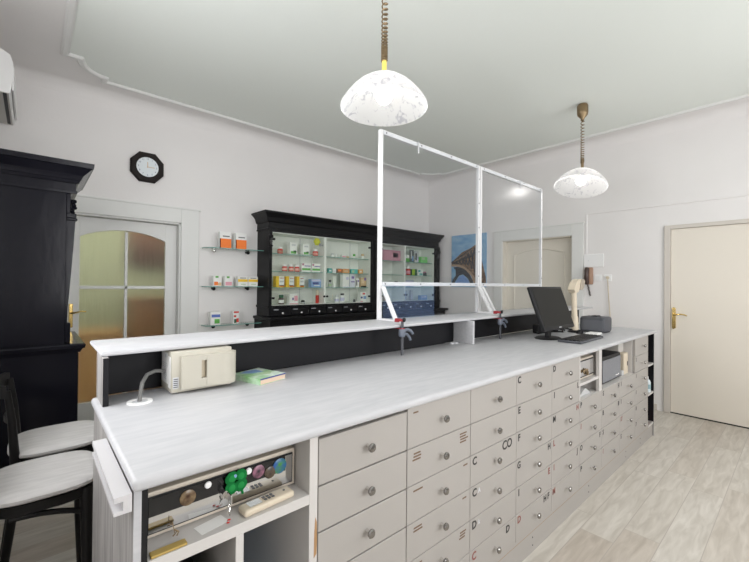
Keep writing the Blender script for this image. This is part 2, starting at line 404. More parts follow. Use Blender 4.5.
# hall door (door_1) with casing
d = bpy.data.objects.new('door_1', None); COL.objects.link(d); d.location = (.68, YB, 0); WORLD['door_1'] = Vector((.68, YB, 0)); d['kind'] = 'structure'
bl = B(); bl.box(.015, D1[0], YB-.022, YB, 0, 2.155, .004).box(D1[1], 1.35, YB-.022, YB, 0, 2.155, .004).box(D1[0], D1[1], YB-.022, YB, D1[2], 2.155, .004)
bl.box(.0, 1.365, YB-.03, YB, 2.15, 2.17, .004)
bl.build('door_casing', TRIMW, d)
bl = B(); bl.box(D1[0], D1[0]+.015, YB, YB+T, 0, D1[2]).box(D1[1]-.015, D1[1], YB, YB+T, 0, D1[2]).box(D1[0], D1[1], YB, YB+T, D1[2]-.015, D1[2]); bl.build('door_jamb', TRIMW, d)
lx0, lx1, y0, y1 = D1[0]+.017, D1[1]-.017, YB+.085, YB+.125
gx0, gx1, gm = .325, 1.045, .695
bl = B(); bl.box(lx0, gx0, y0, y1, .01, 1.985, .003).box(gx1, lx1, y0, y1, .01, 1.985, .003).box(gx0, gx1, y0, y1, .01, .23, .003)
bl.box(gm-.013, gm+.013, y0+.004, y1-.004, .23, 1.87, .003).box(gx0, gx1, y0+.004, y1-.004, 1.305, 1.335, .003)
top = [(gx0, 1.985), (gx0, 1.80)] + [(gx0+(gx1-gx0)*k/16, 1.80+.085*math.sin(PI*k/16)**.8) for k in range(1, 16)] + [(gx1, 1.80), (gx1, 1.985)]
bl.prism(top, 'y', y0, y1); bl.build('door_leaf', TRIMW, d)
for x0, x1 in ((gx0, gm-.013), (gm+.013, gx1)):
    for z0, z1 in ((.23, 1.305), (1.335, 1.90)):
        bl = B(); bl.box(x0-.006, x1+.006, y0+.017, y0+.023, z0-.005, z1); bl.build('glass_pane', FROST, d)
h = B(); h.box(.250, .280, y0-.012, y0, .95, 1.17, .006); hp = h.build('handle_plate', BRASS, d)
h = B(); h.tube([(.265, y0-.01, 1.085), (.265, y0-.05, 1.085), (.30, y0-.058, 1.09), (.34, y0-.056, 1.10), (.375, y0-.054, 1.095)], [.009, .009, .008, .007, .006]); h.build('door_handle', BRASS, hp, True)

# old cream door (door_2) in right wall
d = bpy.data.objects.new('door_2', None); COL.objects.link(d); d.location = (XR, 2.49, 0); WORLD['door_2'] = Vector(d.location); d['kind'] = 'structure'
bl = B(); bl.box(XR-.022, XR, 1.86, D2[0], 0, 2.175, .004).box(XR-.022, XR, D2[1], 3.12, 0, 2.175, .004).box(XR-.022, XR, D2[0], D2[1], D2[2], 2.175, .004); bl.box(XR-.03, XR, 1.85, 3.13, 2.165, 2.185, .004); bl.build('door_casing', TRIMW, d)
bl = B(); bl.box(XR, XR+T, D2[0], D2[0]+.012, 0, D2[2]).box(XR, XR+T, D2[1]-.012, D2[1], 0, D2[2]).box(XR, XR+T, D2[0], D2[1], D2[2]-.012, D2[2]); bl.build('door_jamb', OLDDOOR, d)
bl = B(); bl.box(XR+.10, XR+.14, D2[0]+.012, D2[1]-.012, .005, D2[2]-.012); bl.build('door_leaf', OLDDOOR, d)
def frame_path(y0, y1, z0, z1, rise):
    p = [(y0, z0), (y1, z0), (y1, z1)]
    p += [(y1+(y0-y1)*k/12, z1+rise*math.sin(PI*k/12)) for k in range(1, 12)] + [(y0, z1)]
    return p
bl = B()
pth = frame_path(2.14, 2.85, 1.0, 1.82, .07); pts = [(XR+.099, a, c) for a, c in pth]; bl.tube(pts+[pts[0]], .011, 6)
pth = frame_path(2.14, 2.85, .22, .88, .0); pts = [(XR+.099, a, c) for a, c in pth]; bl.tube(pts+[pts[0]], .011, 6)
bl.build('panel_moulding', OLDDOOR, d, True)

# flush cream door (door_3)
d = bpy.data.objects.new('door_3', None); COL.objects.link(d); d.location = (XR, .6, 0); WORLD['door_3'] = Vector(d.location); d['kind'] = 'structure'
bl = B(); y0, y1, zt = D3
bl.box(XR-.02, XR+T, y1-.055, y1, 0, zt, .004).box(XR-.02, XR+T, y0, y0+.055, 0, zt, .004).box(XR-.02, XR+T, y0+.0552, y1-.0552, zt-.04, zt, .002); bl.build('door_frame', FRAMEG, d)
bl = B(); bl.box(XR+.006, XR+.046, y0+.057, y1-.057, .012, zt-.042, .003); bl.build('door_leaf', CREAM, d)
bl = B(); bl.box(XR+.008, XR+.05, y0+.055, y1-.055, 0, .011); bl.build('door_sweep', BLKP, d)
bl = B(); bl.prism([(.928, .93), (.95, .915), (.972-.012, .93), (.96, 1.14), (.945, 1.155), (.93, 1.14)], 'x', XR-.008, XR+.006); hp = bl.build('handle_plate', BRASS, d)
bl = B(); bl.tube([(XR-.005, .945, 1.075), (XR-.045, .945, 1.075), (XR-.055, .92, 1.076), (XR-.055, .88, 1.083), (XR-.052, .845, 1.078), (XR-.05, .825, 1.068)], [.010, .010, .009, .008, .007, .006]); bl.build('door_handle', BRASS, hp, True)
bl = B(); bl.lathe([(.011, -.010), (.011, -.004), (0, -.004)], (XR-.003, .945, .965), 'x', 12); bl.build('lock_cylinder', BRONZE, hp)

# ------------------------------------------------------------------ counter
YD = 0.925; YWF = 0.90; ZT = 0.977
wt = thing('worktop', 'long white grained worktop of the pharmacy counter', 'worktop', (2.2, 1.28, .95))
bl = B(); bl.box(.155, 4.300, YWF, 1.644, .949, ZT, .011, 3); bl.build('slab', WTOP, wt, True)
rl = B()
rl.prism([(.124, .951), (.155, .951), (.155, .915), (.124, .915), (.124, .922), (.140, .922), (.140, .940), (.124, .940)], 'y', .905, 1.27)
solo(rl, 'edge_rail', mat('pale_profile', (.56, .55, .56), .4), 'white channel profile fixed along the left end of the worktop', 'rail', origin=(.14, 1.09, .915))

# raised ledge
lg = thing('counter_ledge', 'raised white ledge with black back panel along the rear of the worktop', 'ledge', (2.3, 1.68, ZT))
bl = B(); bl.box(.168, 4.52, 1.52, 1.845, 1.133, 1.15, .006, 2); bl.build('ledge_top', WTOP, lg, True)
bl = B(); bl.box(.189, 4.47, 1.645, 1.665, ZT, 1.133); bl.build('back_panel', BLACK, lg)
bl = B(); bl.box(.170, .187, 1.49, 1.644, ZT, 1.133, .002, mi=0); o = bl.build('end_panel', [PANELG, BLACK], lg)
for p in o.data.polygons:
    if p.normal.y < -.7 or p.normal.x > .7: p.material_index = 1
bl = B(); bl.box(2.215, 2.235, 1.485, 1.645, ZT, 1.133, .002); o = bl.build('divider_panel', WTOP, lg)
bl = B(); bl.box(.172, 4.24, 1.667, 1.699, 0, .949); cb = solo(bl, 'counter_back_panel', PANELG, 'tall grey panel closing the customer side of the counter', 'panel', origin=(2.2, 1.683, 0)) if False else None

ZS = [.944, .797, .664, .531, .397, .266, .136]
XC = [.615, .985, 1.368, 1.751, 2.14, 2.53, 2.92, 3.31, 3.70, 4.09]
BACKY = 1.60
KNOB = None
def make_knob():
    k = B(); k.lathe([(.0001, 0), (.0065, 0), (.0055, -.006), (.0045, -.014), (.008, -.018), (.0135, -.021), (.0142, -.026), (.011, -.030), (.004, -.0315), (.0001, -.032)], (0, 0, 0), 'y', 16)
    me = k.build('knob', [CHROME, DARKREFL], None, True)
    for p in me.data.polygons:
        if p.center.y < -.020: p.material_index = 1  # cap coloured dark in place of its dark reflections
    mesh = me.data; bpy.data.objects.remove(me); return mesh
KMESH = make_knob()
def drawer(par, ci, ri, top=None, m_=None, marks=(), gap=.0013):
    x0, x1 = XC[ci]+gap, XC[ci+1]-gap; z1, z0 = (top or ZS[ri])-gap, ZS[ri+1]+gap
    bl = B(); bl.box(x0, x1, YD, YD+.018, z0, z1, .0015, 1)
    # drawer box behind the front
    bl.box(x0+.015, x0+.027, YD+.018, BACKY-.12, z0+.012, z1-.03).box(x1-.027, x1-.015, YD+.018, BACKY-.12, z0+.012, z1-.03).box(x0+.015, x1-.015, YD+.018, BACKY-.12, z0+.008, z0+.014)
    dr = bl.build('drawer', m_ or DRAW, par)
    WORLD[dr.name] = WORLD[par.name]
    kx, kz = (x0+x1)/2, (z0+z1)/2
    k = bpy.data.objects.new('knob', KMESH); COL.objects.link(k); k.parent = dr; k.location = Vector((kx, YD, kz)) - WORLD[par.name]
    for mk in marks:
        if mk[0] == 't':      # letter: text, x offset from the left (or negative from the right), colour
            _, txt, dx, cm, sz = mk
            x = x0+dx if dx > 0 else x1+dx
            letter(txt, x, YD-.0006, z1-.028 if sz < .06 else z1-.03, sz, cm, dr)
        else:                 # brown residue of a peeled label: a few thin stripes
            _, dx, w, lines = mk
            x = x0+dx if dx > 0 else x1+dx
            q = B()
            for li in range(lines):
                a = x+random.uniform(-.004, .006); zz = z1-.024-li*.011
                q.box(a, a+w*random.uniform(.7, 1.0), YD-.0006, YD, zz, zz+.0055)
            q.build('label_residue', col(.16, .10, .06, .8), dr)
    return dr
def carcass(par, c0, c1, z0, z1, m_=CARC, floor_=True):
    x0, x1 = XC[c0], XC[c1]; bl = B(); yf_ = YD+.02
    bl.box(x0+.001, x0+.016, yf_, BACKY, z0, z1).box(x1-.016, x1-.001, yf_, BACKY, z0, z1)
    for c in range(c0+1, c1): bl.box(XC[c]-.008, XC[c]+.008, yf_, BACKY, z0, z1)
    bl.box(x0+.016, x1-.016, BACKY-.012, BACKY, z0, z1).box(x0+.016, x1-.016, yf_, BACKY-.012, z0, z0+.014)
    return bl.build('carcass', m_, par)
def plinth(par, x0, x1, screws=()):
    bl = B(); bl.box(x0, x1, .936, .952, 0, .108).box(x0, x1, YD+.006, .952, .114, .135); bl.build('plinth', DRAW, par)
    bl = B(); bl.box(x0, x1, YD+.008, .95, .1085, .1135); bl.build('edge_strip', EDGEBR, par)
    for sx in screws:
        for z in (.035, .075):
            s_ = B(); s_.lathe([(.004, 0), (.004, -.0015), (.0001, -.0015)], (sx, .936, z), 'y', 8); s_.build('screw', GREYP, par)

# plain six drawer unit
t = thing('drawer_cabinet', 'plain white six-drawer cabinet without letters beside the open shelves', 'drawer cabinet', (.80, 1.26, 0), 'counter cabinets')
carcass(t, 0, 1, .115, .944); plinth(t, XC[0]+.001, XC[1]-.001)
for r_ in range(6): drawer(t, 0, r_, top=.934 if r_ == 0 else None, gap=.0022)
# lettered apothecary units
def L(txt, dx, c=None, s=.046): return ('t', txt, dx, c or INK, s)
MARK = {
 (1,0): [('r', .03, .035, 1)], (1,1): [('r', .03, .05, 3), ('r', -.07, .055, 4)], (1,2): [('r', .03, .05, 1), ('r', -.05, .035, 1)], (1,3): [('r', .03, .06, 2), ('r', -.05, .035, 1)],
 (1,4): [('r', .04, .045, 2), ('r', -.07, .05, 3)], (1,5): [('r', .05, .05, 2)],
 (2,2): [L('C', .03), L('CO', -.085, s=.058)], (2,3): [L('C', .03), L('A', .065, LGREY, .026)], (2,4): [L('D', .03), L('k', .065, LGREY, .026)], (2,5): [L('C', .03, REDINK), L('D', -.075)],
 (3,0): [L('C', .025)], (3,1): [L('E', .025)], (3,2): [L('F', .025)], (3,3): [L('G', .025), L('H', -.03)], (3,4): [L('I', .025), L('E', -.03, REDINK)], (3,5): [L('D', .03, REDINK), L('H F', -.06)],
 (4,0): [L('D', .03)], (4,1): [L('I', .03), L('L', -.025)], (4,2): [L('M', .03), L('N', -.03, REDINK)], (4,3): [L('L', .03, REDINK)], (4,4): [L('I', .03, REDINK), L('J', -.03)], (4,5): [L('M', .03, REDINK)],
 (5,2): [L('P', .025)], (5,3): [L('I', .025, REDINK)], (5,4): [L('O', .03), L('F', -.03)], (5,5): [L('P', .03)],
 (6,2): [L('S', .03), L('H', -.03)], (6,3): [L('B', .03), L('B', -.03)], (6,4): [L('S', .03)], (6,5): [L('I', .03, REDINK)],
 (7,2): [L('I', .03)], (7,3): [L('I', .03)], (7,4): [L('17', .035, REDINK)], (7,5): [L('S', .03)],
 (8,1): [L('I', .03)], (8,2): [L('I', .03)], (8,3): [L('I', .03)], (8,4): [L('8', .03)], (8,5): [L('7', .03)],
}
UN = [((1, 2), 'white six-drawer cabinet with brown label scraps on its drawer fronts'),
      ((2, 3), 'white six-drawer cabinet whose third drawer is lettered CO'),
      ((3, 4), 'white six-drawer cabinet lettered C E F G down its left side'),
      ((4, 5), 'white six-drawer cabinet lettered D I M L just left of the open niches')]
for (c0, c1), lab in UN:
    t = thing('drawer_cabinet', lab, 'drawer cabinet', ((XC[c0]+XC[c1])/2, 1.26, 0), 'counter cabinets')
    carcass(t, c0, c1, .115, .944); plinth(t, XC[c0], XC[c1], ((XC[c0]+XC[c1])/2,) if c0 in (3,) else ())
    for r_ in range(6): drawer(t, c0, r_, marks=MARK.get((c0, r_), ()))
# niche cabinet c5
t = thing('niche_cabinet', 'white cabinet with two small open niches above four drawers', 'drawer cabinet', (2.725, 1.26, 0), 'counter cabinets')
carcass(t, 5, 6, .115, .944); plinth(t, XC[5], XC[6], (2.72,))
bl = B(); bl.box(XC[5]+.016, XC[6]-.016, YD+.003, BACKY-.012, .650, .664); bl.build('shelf', CARC, t)
bl = B(); bl.box(XC[5]+.016, XC[6]-.016, YD+.003, BACKY-.012, .752, .768); bl.build('shelf', CARC, t)
bl = B(); bl.box(XC[6]-.05, XC[6], YD, YD+.02, .664, .944).box(XC[5], XC[5]+.012, YD, YD+.02, .664, .944); bl.build('face_frame', CARC, t)
for r_ in range(2, 6): drawer(t, 5, r_, marks=MARK.get((5, r_), ()))
t = thing('niche_cabinet', 'white cabinet with one wide open niche holding the black speaker', 'drawer cabinet', (3.31, 1.26, 0), 'counter cabinets')
carc = B(); yf_ = YD+.02
carc.box(XC[6]+.001, XC[6]+.016, yf_, BACKY, .115, .944).box(XC[8]-.016, XC[8]-.001, yf_, BACKY, .115, .944).box(XC[7]-.008, XC[7]+.008, yf_, BACKY, .115, .650)
carc.box(XC[6]+.016, XC[8]-.016, BACKY-.012, BACKY, .115, .944).box(XC[6]+.016, XC[8]-.016, yf_, BACKY, .115, .129); carc.build('carcass', CARC, t)
bl = B(); bl.box(XC[6]+.016, XC[8]-.016, YD+.003, BACKY-.012, .650, .664); bl.build('shelf', CARC, t)
plinth(t, XC[6], XC[8], (3.5,))
for c in (6, 7):
    for r_ in range(2, 6): drawer(t, c, r_, marks=MARK.get((c, r_), ()))
t = thing('drawer_cabinet', 'white six-drawer cabinet nearest the right end of the counter', 'drawer cabinet', (3.895, 1.26, 0), 'counter cabinets')
carcass(t, 8, 9, .115, .944); plinth(t, XC[8], XC[9], (3.9,))
for r_ in range(6): drawer(t, 8, r_, marks=MARK.get((8, r_), ()))
# end shelf unit
t = thing('end_shelf_unit', 'narrow black open shelf unit at the right end of the counter', 'shelf', (4.17, 1.26, 0), 'counter cabinets')
bl = B(); bl.box(4.276, 4.29, YD, BACKY, .115, .944).box(4.092, 4.276, 1.18, 1.2, .115, .944).box(4.092, 4.10, YD+.02, 1.18, .115, .944); bl.build('body', BLACK, t)
for z in (.676, .415, .134):
    bl = B(); bl.box(4.10, 4.276, YD, 1.18, z-.016, z, .001); bl.build('shelf', CARC, t)
plinth(t, 4.091, 4.29)
bl = B(); bl.box(4.2905, 4.2925, YD, BACKY, 0, .944); bl.build('side_panel', PANELG, t)
# things on the end shelf
t = thing('spray_bottle', 'small clear bottle with white nozzle on the black end shelf', 'bottle', (4.215, .962, .4153))
bl = B(); bl.lathe([(.0001, .4153), (.028, .4153), (.03, .42), (.03, .50), (.024, .52), (.012, .53)], (4.215, .962, 0), seg=16); bl.build('body', col(.62, .70, .72, .25), t, True)
bl = B(); bl.lathe([(.0125, .53), (.0125, .55), (.006, .56), (.005, .585), (.0001, .587)], (4.215, .962, 0), seg=12); bl.build('nozzle', WHITEP, t, True)
bl = B(); bl.lathe([(.0305, .445), (.0305, .485)], (4.215, .962, 0), seg=16); bl.build('label', col(.25, .38, .42), t)
t = thing('red_tin', 'small red tin on the lowest shelf at the counter end', 'tin', (4.195, .986, .1343))
bl = B(); bl.lathe([(.0001, .1343), (.03, .1343), (.031, .137), (.031, .235), (.03, .238), (.0001, .238)], (4.195, .986, 0), seg=16); bl.build('body', RED, t, True)
bl = B(); bl.lathe([(.0318, .238), (.0318, .246), (.0001, .246)], (4.195, .986, 0), seg=16); bl.build('lid', LGREY, t, True)

# open cabinet on the left
t = thing('open_cabinet', 'white open-shelf cabinet with grey wood side at the left end of the counter', 'cabinet', (.385, 1.26, 0), 'counter cabinets')
bl = B(); bl.box(.161, .1755, YD, 1.61, 0, .949); bl.build('side_panel', PANELG, t)
bl = B(); bl.box(.1612, .1755, YD-.002, YD, 0, .949); bl.build('edge_band', WTOP, t)
bl = B(); bl.box(.1755, .188, YD+.002, 1.55, .115, .946); bl.build('inner_strip', BLKP, t)
bl = B(); bl.box(.587, .614, YD, 1.6, .115, .949, .001).box(.188, .587, 1.585, 1.6, .115, .949).box(.188, .587, YD+.01, 1.585, .115, .131); bl.build('carcass', CARC, t)
bl = B(); bl.box(.188, .587, YD, 1.585, .758, .786, .001); bl.build('shelf', CARC, t)
bl = B(); bl.box(.378, .398, YD, 1.585, .131, .758, .001); bl.build('partition', CARC, t)
bl = B(); bl.prism([(.603, .60), (.612, .61), (.6135, .65), (.612, .70), (.607, .715), (.604, .67)], 'y', YD-.0006, YD); bl.build('chipped_edge', col(.38, .22, .10), t)
plinth(t, .176, .614)
# recessed unit with the mirrored front
t = thing('cash_drawer', 'beige steel drawer with mirror-black front plate under the left end of the worktop', 'cash drawer', (.385, 1.2, .786), 'cash drawers')
MIRROR = mat('glossy_mirror_front', (.62, .62, .62), .06, 1.0)
BEM = mat('beige_steel', (.56, .50, .42), .4)
bl = B(); bl.box(.190, .582, 1.0, 1.4, .790, .895, .003); bl.build('body', BEM, t)
bl = B(); bl.box(.199, .573, .9955, .9985, .800, .886, .001); f0 = bl.build('bezel', BLKP, t)
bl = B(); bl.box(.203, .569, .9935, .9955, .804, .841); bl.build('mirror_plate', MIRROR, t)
bl = B(); bl.box(.203, .548, .9935, .9955, .841, .882); bl.build('black_glass_band', mat('black_glass', (.008, .008, .009), .08), t)  # upper part of the front plate, glossy black instead of mirror
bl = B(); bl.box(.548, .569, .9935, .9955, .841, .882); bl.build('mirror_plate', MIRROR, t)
for x in (.22, .55):
    bl = B(); bl.box(x-.015, x+.015, 1.01, 1.38, .7863, .79); bl.build('foot', BLKP, t)
def magnet(x, z, r_, m_, label, name='round_magnet', rings=None, cat='magnet'):
    b_ = B(); b_.lathe([(.0001, -.0045), (r_*.8, -.0045), (r_, -.0025), (r_, 0), (.0001, 0)], (x, .9935, z), 'y', 20)
    o = solo(b_, name, m_, label, cat, 'magnets on the cash drawer', True, (x, .9935, z-r_)); return o
mottle = mat('marbled_brown', (.24, .17, .09), .25, var=.8, vscale=60, col2=(.05, .02, .01))
magnet(.286, .8585, .0185, mottle, 'round marbled brown magnet, leftmost on the drawer front')
magnet(.333, .873, .0085, WHITEP, 'small white dot magnet beside the marbled one')
magnet(.4385, .874, .0085, WHITEP, 'small white dot magnet just right of the clover')
magnet(.466, .864, .0175, mat('black_pink_flower_print', (.36, .16, .23), .3, var=.9, vscale=70, col2=(.01, .01, .015)), 'round black and pink flower magnet on the drawer front')
magnet(.5005, .851, .0165, mat('dark_brown_print', (.16, .11, .07), .25, var=.9, vscale=50, col2=(.02, .02, .02)), 'dark brown round magnet tucked against the globe magnet')
magnet(.5295, .860, .021, mat('globe_print', (.02, .08, .40), .3, var=.5, vscale=52, col2=(.06, .24, .02)), 'blue and green globe magnet, rightmost on the drawer front')
# keys on clover fob hanging from the drawer lock
t = thing('key_fob', 'green four-leaf clover key fob with keys hanging from the drawer lock', 'keys', (.40, .975, .79))
FELT = mat('green_felt', (.008, .15, .035), .8, spec=.1); FELT2 = mat('light_green_felt', (.02, .24, .06), .8, spec=.1)
bl = B()
for a in (45, 135, 225, 315):
    cx, cz = .4015+.0128*math.cos(math.radians(a)), .862+.0128*math.sin(math.radians(a))
    for s_ in (-1, 1):
        aa = math.radians(a+s_*24); ox, oz = cx+.006*math.cos(aa), cz+.006*math.sin(aa)
        bl.ball((ox, .984, oz), .0150, sc=(1, .26, 1), seg=14)
bl.tube([(.402, .986, .860), (.412, .986, .848), (.417, .985, .836), (.419, .985, .825)], [.003, .003, .003, .0036]); cl = bl.build('clover', FELT, t, True)
bl = B()
for a in (45, 135, 225, 315):
    cx, cz = .4015+.017*math.cos(math.radians(a)), .862+.017*math.sin(math.radians(a))
    bl.ball((cx, .981, cz), .009, sc=(1, .3, 1), seg=10)
bl.build('leaf_patch', FELT2, cl, True)
bl = B(); bl.ball((.397, .981, .878), .005, sc=(1, .4, 1)); bl.build('eyelet', LBLUE, cl, True)
bl = B(); bl.lathe([(.0001, -.012), (.010, -.012), (.011, -.006), (.011, 0)], (.375, .9935, .838), 'y', 16); bl.build('lock', CHROME, t, True)
bl = B(); bl.box(.3735, .3765, .968, .9815, .829, .847, .001).box(.3735, .3765, .945, .968, .825, .851, .002); bl.build('key', CHROME, t)
bl = B(); pts = [(.3755+.003*math.sin(k*1.9), .966+.003*math.cos(k*1.9), .826-.0042*k) for k in range(9)]; bl.tube(pts, .0022, 6); bl.build('chain', CHROME, t, True)
# remote control on shelf
t = thing('remote_control', 'beige air-conditioner remote control lying on the shelf below the worktop', 'remote control', (.475, .957, .786))
M_ = Matrix.Translation((.4755, .957, .7863)) @ Matrix.Rotation(math.radians(3.5), 4, 'Z')
bl = B(); bl.box(-.073, .073, -.021, .021, 0, .019, .007, 3, mtx=M_); bl.build('body', CREAMP, t, True)
bl = B(); bl.box(-.055, -.02, -.012, .013, .0192, .0198, mtx=M_); bl.build('display', col(.20, .22, .20, .2), t)
for i in range(3):
    for j in range(2):
        bl = B(); bl.box(-.012+.011*i, -.005+.011*i, -.010+.012*j, -.002+.012*j, .0192, .0206, mtx=M_); bl.build('button', GREYP, t)
bl = B(); bl.box(.048, .053, -.002, .003, .0192, .0206, mtx=M_); bl.build('button', GREYP, t)
bl = B(); bl.box(.30, .37, .945, .985, .7862, .7866, mtx=Matrix.Translation((.33, .96, 0)) @ Matrix.Rotation(.18, 4, 'Z') @ Matrix.Translation((-.33, -.96, 0)))
n_ = solo(bl, 'note_slip', PAPER, 'white paper slip with red dots on the shelf left of the remote', 'paper', origin=(.335, .965, .786))
bl = B(); bl.ball((.372, .955, .788), .003, sc=(1.6, 1, .5), seg=8).ball((.366, .945, .788), .003, sc=(1.4, 1, .5), seg=8)
solo(bl, 'red_pushpins', RED, 'two tiny red pins lying beside the paper slip', 'pin', origin=(.37, .95, .787), smooth=True)
t = thing('tape_dispenser', 'yellow adhesive strip with a dark clip at the left shelf edge', 'tape', (.24, .95, .786))
bl = B(); bl.box(.195, .268, .9265, .948, .7863, .792, .002); bl.build('strip', mat('yellow_tape', (.42, .29, .07), .5), t)
bl = B(); bl.tube([(.255, .965, .7935), (.26, .968, .800), (.252, .972, .806), (.258, .975, .797), (.248, .969, .7935)], .0016, 6).tube([(.251, .968, .80), (.249, .978, .822)], .001, 5); bl.build('clip', BRONZE, t)
# in the lower compartments
bl = B(); bl.box(.20, .34, 1.0, 1.35, .1315, .62, .01); solo(bl, 'black_box_file', BLKP, 'black box file standing in the lower left compartment', 'box file', origin=(.27, 1.18, .131))
bl = B(); bl.box(.41, .425, 1.1, 1.42, .1315, .60, .003); solo(bl, 'blue_folder', col(.04, .18, .34), 'blue folder standing in the right lower compartment of the open cabinet', 'folder', origin=(.417, 1.26, .131))

# niche contents c5
t = thing('cash_drawer', 'small mirror-fronted drawer with keys in the upper niche of the counter', 'cash drawer', (2.71, 1.15, .768), 'cash drawers')
bl = B(); bl.box(2.55, 2.865, .960, 1.40, .772, .905, .003); bl.build('body', BEM, t)
bl = B(); bl.box(2.56, 2.855, .9555, .9595, .785, .895, .001); bl.build('bezel', BLKP, t)
bl = B(); bl.box(2.566, 2.849, .9535, .9555, .794, .889, .001); bl.build('mirror_plate', mat('pale_mirror_front', (.70, .70, .71), .1, 1.0), t)
bl = B(); bl.ball((2.66, .947, .825), .012, sc=(1, .5, 1)).ball((2.69, .947, .832), .011, sc=(1, .5, 1)).ball((2.72, .947, .826), .010, sc=(1, .5, 1)).box(2.71, 2.73, .94, .952, .795, .818, .002); bl.build('key_bunch', BRONZE, t, True)
for x in (2.58, 2.83):
    bl = B(); bl.box(x-.012, x+.012, 1.02, 1.38, .7683, .772); bl.build('foot', BLKP, t)
bl = B()
bl.prism([(2.60, .6645), (2.80, .6645), (2.72, .705), (2.695, .707)], 'y', .955, 1.22); bl.box(2.56, 2.80, .945, 1.25, .6642, .667, mtx=None)
solo(bl, 'paper_pile', col(.50, .50, .50, .7), 'folded white papers lying in the lower niche of the counter', 'papers', origin=(2.69, 1.1, .664))
# speaker
t = thing('loudspeaker', 'black speaker with grey cloth grille in the wide niche of the counter', 'speaker', (3.22, 1.05, .664))
bl = B(); bl.box(3.00, 3.47, .965, 1.2, .6645, .862, .012); bl.build('cabinet', BLKP, t)
bl = B(); bl.box(3.05, 3.445, .958, .966, .680, .838, .004); bl.build('grille', mat('grey_grille_cloth', (.20, .205, .22), .7, bump=.6, bscale=400), t)
bl = B()
for k in range(3): bl.ball((3.33+.03*k, .956, .70), .007, sc=(1, .4, 1), seg=8)
bl.build('control_knob', CHROME, t, True)
t = thing('card_terminal', 'cream upright box device standing right of the speaker in the niche', 'device', (3.61, 1.0, .664))
bl = B(); bl.box(3.555, 3.66, .965, 1.1, .6645, .835, .006); bl.build('body', CREAMP, t)
bl = B(); bl.box(3.635, 3.648, .963, .966, .73, .765); bl.build('socket', BLKP, t)
bl = B(); bl.box(3.545, 3.67, 1.0, 1.12, .8355, .905, .006); solo(bl, 'white_carton', col(.50, .48, .45), 'small white carton on top of the cream device in the niche', 'box', origin=(3.605, 1.06, .8355))
bl = B(); bl.box(3.49, 3.54, .96, 1.05, .6645, .705, .008, 3); solo(bl, 'white_adapter', col(.5, .5, .5), 'small white adapter block between the speaker and the cream device', 'adapter', origin=(3.515, 1.0, .6645))

# ------------------------------------------------------------------ things on the worktop
# cream device box at the left under the ledge
t = thing('telephone_exchange', 'cream plastic box device with sliding cover on the worktop under the ledge', 'device', (.48, 1.55, ZT))
bl = B(); bl.box(.372, .588, 1.500, 1.64, ZT+.004, 1.128, .004, 2); bl.build('housing', BEIGE, t, True)
bl = B()
cov = [(.402, 1.500), (.402, 1.482), (.408, 1.478), (.520, 1.474), (.545, 1.470), (.570, 1.474), (.588, 1.487), (.594, 1.505), (.590, 1.515), (.587, 1.500)]
win = (.468, .487)
bl.prism([(.402, 1.4995), (.402, 1.482), (.408, 1.478), (.468, 1.476), (.468, 1.4995)], 'z', ZT+.018, 1.112)
cur = [(.487, 1.4995), (.487, 1.474), (.530, 1.470)] + [(.560+.042*math.sin(math.radians(a)), 1.502-.040*math.cos(math.radians(a))) for a in range(-30, 100, 10)] + [(.600, 1.518), (.5855, 1.518), (.5855, 1.4995)]
bl.prism(cur, 'z', ZT+.018, 1.112)
bl.box(.468, .487, 1.4765, 1.4995, ZT+.018, ZT+.050).box(.468, .487, 1.4765, 1.4995, 1.092, 1.112)
cv = bl.build('cover', BEIGE, t, True)
bl = B(); bl.box(.469, .486, 1.492, 1.499, ZT+.05, 1.092); bl.build('recess', BEIGE2, cv)
bl = B(); bl.box(.3712, .372, 1.545, 1.632, ZT+.03, 1.120).box(.3712, .372, 1.508, 1.540, ZT+.02, 1.11); st = bl.build('sticker', PAPER, t)
bl = B()
for k in range(9): bl.box(.3706, .3712, 1.55+random.uniform(0, .02), 1.60+random.uniform(0, .02), ZT+.045+.007*k, ZT+.047+.007*k)
bl.box(.3706, .3712, 1.565, 1.58, 1.10, 1.112); bl.build('print', LGREY, st)
bl = B(); bl.box(.377, .396, 1.4985, 1.4998, ZT+.02, ZT+.06); st = bl.build('sticker', LGREY, t)
bl = B()
for k in range(5): bl.box(.379, .394, 1.4979, 1.4985, ZT+.024+.007*k, ZT+.027+.007*k)
bl.build('print', GREYP, st)
for x in (.39, .565):
    bl = B(); bl.box(x-.012, x+.012, 1.515, 1.625, ZT, ZT+.004); bl.build('foot', GREYP, t)
# cable grommet + cable
t = thing('cable_grommet', 'round white cable grommet set into the worktop', 'grommet', (.272, 1.48, ZT))
bl = B(); bl.lathe([(.024, .0), (.024, .003), (.028, .005), (.037, .004), (.0385, 0)], (.272, 1.48, ZT), seg=28); bl.build('ring', WHITEP, t, True)
bl = B(); bl.lathe([(.0001, .0012), (.0245, .0012)], (.272, 1.48, ZT), seg=24); bl.build('insert', LGREY, t)
bl = B(); pts = [(.272, 1.485, ZT), (.275, 1.49, ZT+.025), (.285, 1.515, ZT+.055), (.305, 1.545, ZT+.075), (.335, 1.565, ZT+.08), (.365, 1.572, ZT+.075)]
bl.tube(pts, .0065, 8); solo(bl, 'grey_cable', mat('grey_cable_sheath', (.14, .14, .135), .35), 'grey cable rising from the worktop grommet to the cream device', 'cable', smooth=True, origin=(.272, 1.485, ZT))
